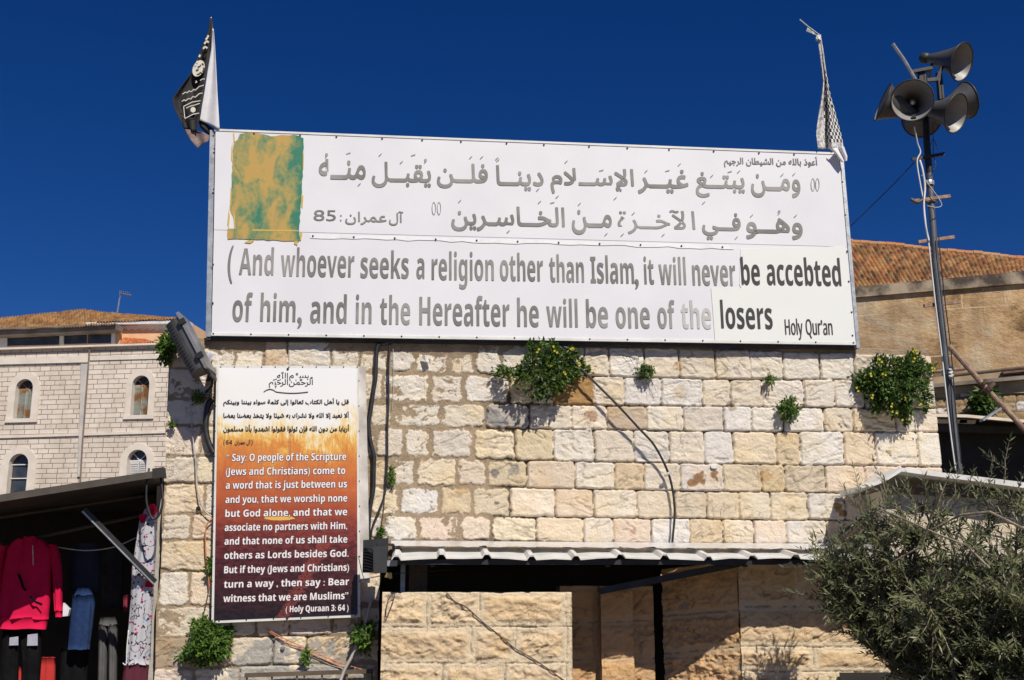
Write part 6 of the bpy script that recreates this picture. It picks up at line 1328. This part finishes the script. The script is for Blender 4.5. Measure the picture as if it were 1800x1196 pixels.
bush('leafy_plant', 'green plant on the top left corner of the stone wall behind the grey floodlight', [(279, 612), (288, 600), (300, 588), (308, 582), (310, 596), (304, 612), (298, 628), (290, 632), (281, 624)], [(302, 612)], 46, .05, .12, 10, mat='bush_bright')
bush('small_plant', 'tiny green tuft in the shadow of the grey floodlight', [(338, 694), (346, 688), (354, 694), (354, 704), (342, 703)], [(346, 698)], 12, .03, .05, 11, mat='bush_bright')
bush('small_plant', 'tiny green tuft by the lower end of the black cables', [(665, 936), (671, 930), (675, 938), (672, 946), (664, 946)], [(669, 942)], 10, .03, .05, 12, mat='bush_bright')
bush('small_plant', 'thin green sprout in the joint between the two black cables', [(684, 818), (689, 816), (691, 836), (690, 852), (686, 850)], [(688, 835)], 10, .03, .03, 13, mat='bush_bright')
bush('small_plant', 'little green tuft beside the orange wire at the left of the poster', [(365, 985), (372, 978), (373, 1006), (366, 1008)], [(370, 995)], 12, .035, .04, 14, mat='bush_bright')
bush('small_plant', 'small green weed among the stones below the poster', [(533, 1144), (542, 1142), (543, 1156), (538, 1178), (534, 1160)], [(538, 1150)], 9, .03, .04, 15, mat='bush_bright')
bush('small_plant', 'yellowish moss tuft at the left edge of the wall', [(296, 744), (304, 742), (306, 747), (298, 748)], [(301, 746)], 6, .025, .03, 17, mat='bush_bright')
bush('creeper', 'dark creeper hanging on the low block wall under the rusty pipe', [(1722, 692), (1740, 688), (1744, 706), (1738, 722), (1726, 730), (1718, 722), (1714, 706)], [(1732, 700)], 60, .16, .5, 16, pl=TB)
def dry(name, label, segs):
    b = MB()
    for sg in segs: b.tube([WALL.at(*z3(*q), .04) for q in sg], .0022, 4)
    tag(obj(name, b, M['wire_brown'], None, WALL.at(*z3(1520, 480), .03)), label, 'dry stalks')
dry('dry_stalks', 'thin dry stalks round the little tuft below the billboard', [[(1500, 470), (1440, 380), (1360, 240), (1300, 160)], [(1490, 470), (1450, 350), (1470, 200), (1490, 180)], [(1540, 490), (1580, 560), (1590, 650), (1630, 700)], [(1520, 490), (1490, 540)], [(1550, 480), (1620, 520), (1660, 620)]])

# ================================================================== OLIVE TREE (foreground right)
rg = random.Random(21)
tx = P(1755, 1150, -1.9).x
ol = thing('olive_tree', 'olive tree with narrow grey green leaves filling the lower right corner', 'tree', (tx, -1.9, 0))
tb = MB(); fork = Vector((tx-.02, -1.9, 1.45))
tb.tube([(tx+.12, -1.9, 0), (tx+.06, -1.92, .5), (tx+.03, -1.88, 1.0), fork], [.16, .12, .10, .085], 10)
hubs = [(1432, 985, -1.1), (1445, 1030, -1.12), (1440, 1005, -1.15), (1465, 1075, -1.2), (1450, 1000, -1.15), (1475, 1050, -1.2), (1500, 960, -1.3), (1520, 1100, -1.35), (1530, 920, -1.45), (1560, 1010, -1.5), (1565, 870, -1.6), (1590, 1080, -1.5), (1600, 940, -1.7), (1610, 1150, -1.6), (1640, 1010, -1.8), (1650, 890, -1.8), (1665, 1100, -1.8),
        (1690, 960, -2.0), (1700, 1170, -1.9), (1710, 1040, -2.1), (1735, 880, -2.0), (1740, 1110, -2.2), (1760, 980, -2.2), (1780, 1050, -2.3), (1790, 880, -2.1), (1800, 1160, -2.3), (1820, 960, -2.3), (1840, 1080, -2.4), (1845, 870, -2.2), (1870, 1000, -2.3), (1660, 1190, -1.8), (1760, 1200, -2.1),
        (1525, 900, -1.35), (1548, 935, -1.4), (1585, 900, -1.6), (1620, 880, -1.7), (1500, 985, -1.25), (1625, 1050, -2.1), (1680, 1040, -1.6), (1720, 1000, -1.7), (1570, 1150, -1.45), (1740, 1060, -1.75), (1790, 1120, -1.9)]
limbs = []
for (x, y, d) in hubs:
    p = P(x, y, d); a = fork + Vector((rg.uniform(-.05, .05), rg.uniform(-.05, .05), rg.uniform(-.3, .05)))
    m1 = a*.6+p*.4+Vector((rg.uniform(-.12, .12), rg.uniform(-.1, .1), rg.uniform(-.12, .10))); m2 = a*.25+p*.75+Vector((rg.uniform(-.1, .1), rg.uniform(-.1, .1), rg.uniform(-.08, .12)))
    tb.tube([a, m1, m2, p], [.030, .018, .011, .006], 6); limbs.append((a, m1, m2, p))
obj('trunk', tb, M['twig'], ol, smooth=True)
lb = MB(); twb = MB(); sil = [(1408, 968), (1440, 955), (1475, 935), (1500, 900), (1515, 850), (1560, 830), (1640, 820), (1735, 790), (1900, 780), (1900, 1260), (1600, 1260), (1545, 1170), (1490, 1130), (1452, 1080), (1425, 1030)]
def twig(p, d, L, nl, lsz=.078):
    pts = [p]; dd = d.normalized(); seg = L/6
    for k in range(6):
        dd = (dd+Vector((rg.gauss(0, .12), rg.gauss(0, .12), rg.gauss(.03, .12)))).normalized(); pts.append(pts[-1]+dd*seg)
    twb.tube(pts, [.0045, .004, .0035, .003, .0025, .002, .0012], 4)
    r_ = rg.random()
    for k in range(nl):
        t = (k+.6)/nl*6; i = min(5, int(t)); q = pts[i]+(pts[i+1]-pts[i])*(t-i); ax = (pts[i+1]-pts[i]).normalized()
        sd = ax.orthogonal(); sd = Matrix.Rotation(k*1.5708+rg.uniform(-.4, .4), 3, ax) @ sd
        for sg in (-1, 1):
            ld = (ax*rg.uniform(.6, 1.1)+sd*sg*rg.uniform(.6, 1.0)+Vector((0, 0, rg.gauss(.0, .15)))).normalized()
            lb.leaf(q, ld, ax+Vector((0, -.3, .6)), lsz*rg.uniform(.6, 1.15), lsz*rg.uniform(.16, .23), min(1, max(0, .45*r_+.55*rg.random())), .10)
    lb.leaf(pts[-1], dd, Vector((0, -.5, .8)), lsz, lsz*.2, r_, .1)
for (a, m1, m2, p) in limbs:
    for j in range(46 if p.z < 2.72 else 34 if p.z < 2.95 else 21):
        t = rg.uniform(.25, 1.0)
        base_ = m1*(1-t)+m2*t if rg.random() < .35 else m2*(1-t)+p*t
        d = Vector((rg.gauss(-.15, .65), rg.gauss(-.15, .6), rg.gauss(.22, .55)))
        tip = base_+d.normalized()*.32
        v = tip-CAM; dd_ = v.dot(FWD); X, Y = 900+v.dot(RIGHT)/dd_*F, 598-v.dot(UP)/dd_*F
        if not inside(sil, X, Y): d = (p-fork)*.25+Vector((rg.gauss(0, .3), rg.gauss(0, .3), rg.gauss(-.05, .25)));
        tip = base_+d.normalized()*.30; v = tip-CAM; dd_ = v.dot(FWD); X, Y = 900+v.dot(RIGHT)/dd_*F, 598-v.dot(UP)/dd_*F
        if not inside(sil, X, Y) and rg.random() < .8: continue
        twig(base_, d, rg.uniform(.20, .36), rg.randint(9, 13))
# upright leading shoots along the top
for (x, y, x2, y2, d) in ((1515, 895, 1494, 822, -1.4), (1560, 870, 1538, 808, -1.6), (1600, 870, 1590, 838, -1.7), (1655, 870, 1657, 812, -1.9), (1680, 870, 1676, 832, -1.9), (1735, 860, 1748, 826, -2.0), (1765, 850, 1770, 772, -2.1), (1770, 825, 1738, 800, -2.1), (1790, 860, 1800, 800, -2.1), (1700, 880, 1722, 828, -1.9), (1625, 900, 1632, 850, -1.8), (1450, 985, 1412, 972, -1.15), (1470, 1040, 1432, 1040, -1.2), (1470, 1070, 1440, 1075, -1.2), (1500, 1110, 1470, 1120, -1.3), (1810, 840, 1805, 790, -2.2), (1530, 930, 1490, 925, -1.4)):
    a, c = P(x, y, d), P(x2, y2, d-.05); twig(a, c-a, (c-a).length, 9, .07)
for pts in (((1655, 860), (1640, 900), (1620, 960), (1575, 985), (1545, 1005)), ((1800, 930), (1740, 900), (1690, 905), (1640, 930)), ((1670, 1000), (1662, 1030), (1630, 1045), (1580, 1050)), ((1790, 1010), (1750, 1030), (1700, 1035)), ((1740, 1000), (1700, 960), (1650, 940), (1560, 900))):
    q = [P(x, y, -2.35+.15*k) for k, (x, y) in enumerate(pts)]; twb.tube(q, [.010, .009, .008, .006, .004][:len(q)], 6)
obj('foliage', lb, M['olive_leaf'], ol); obj('twigs', twb, M['twig'], ol)
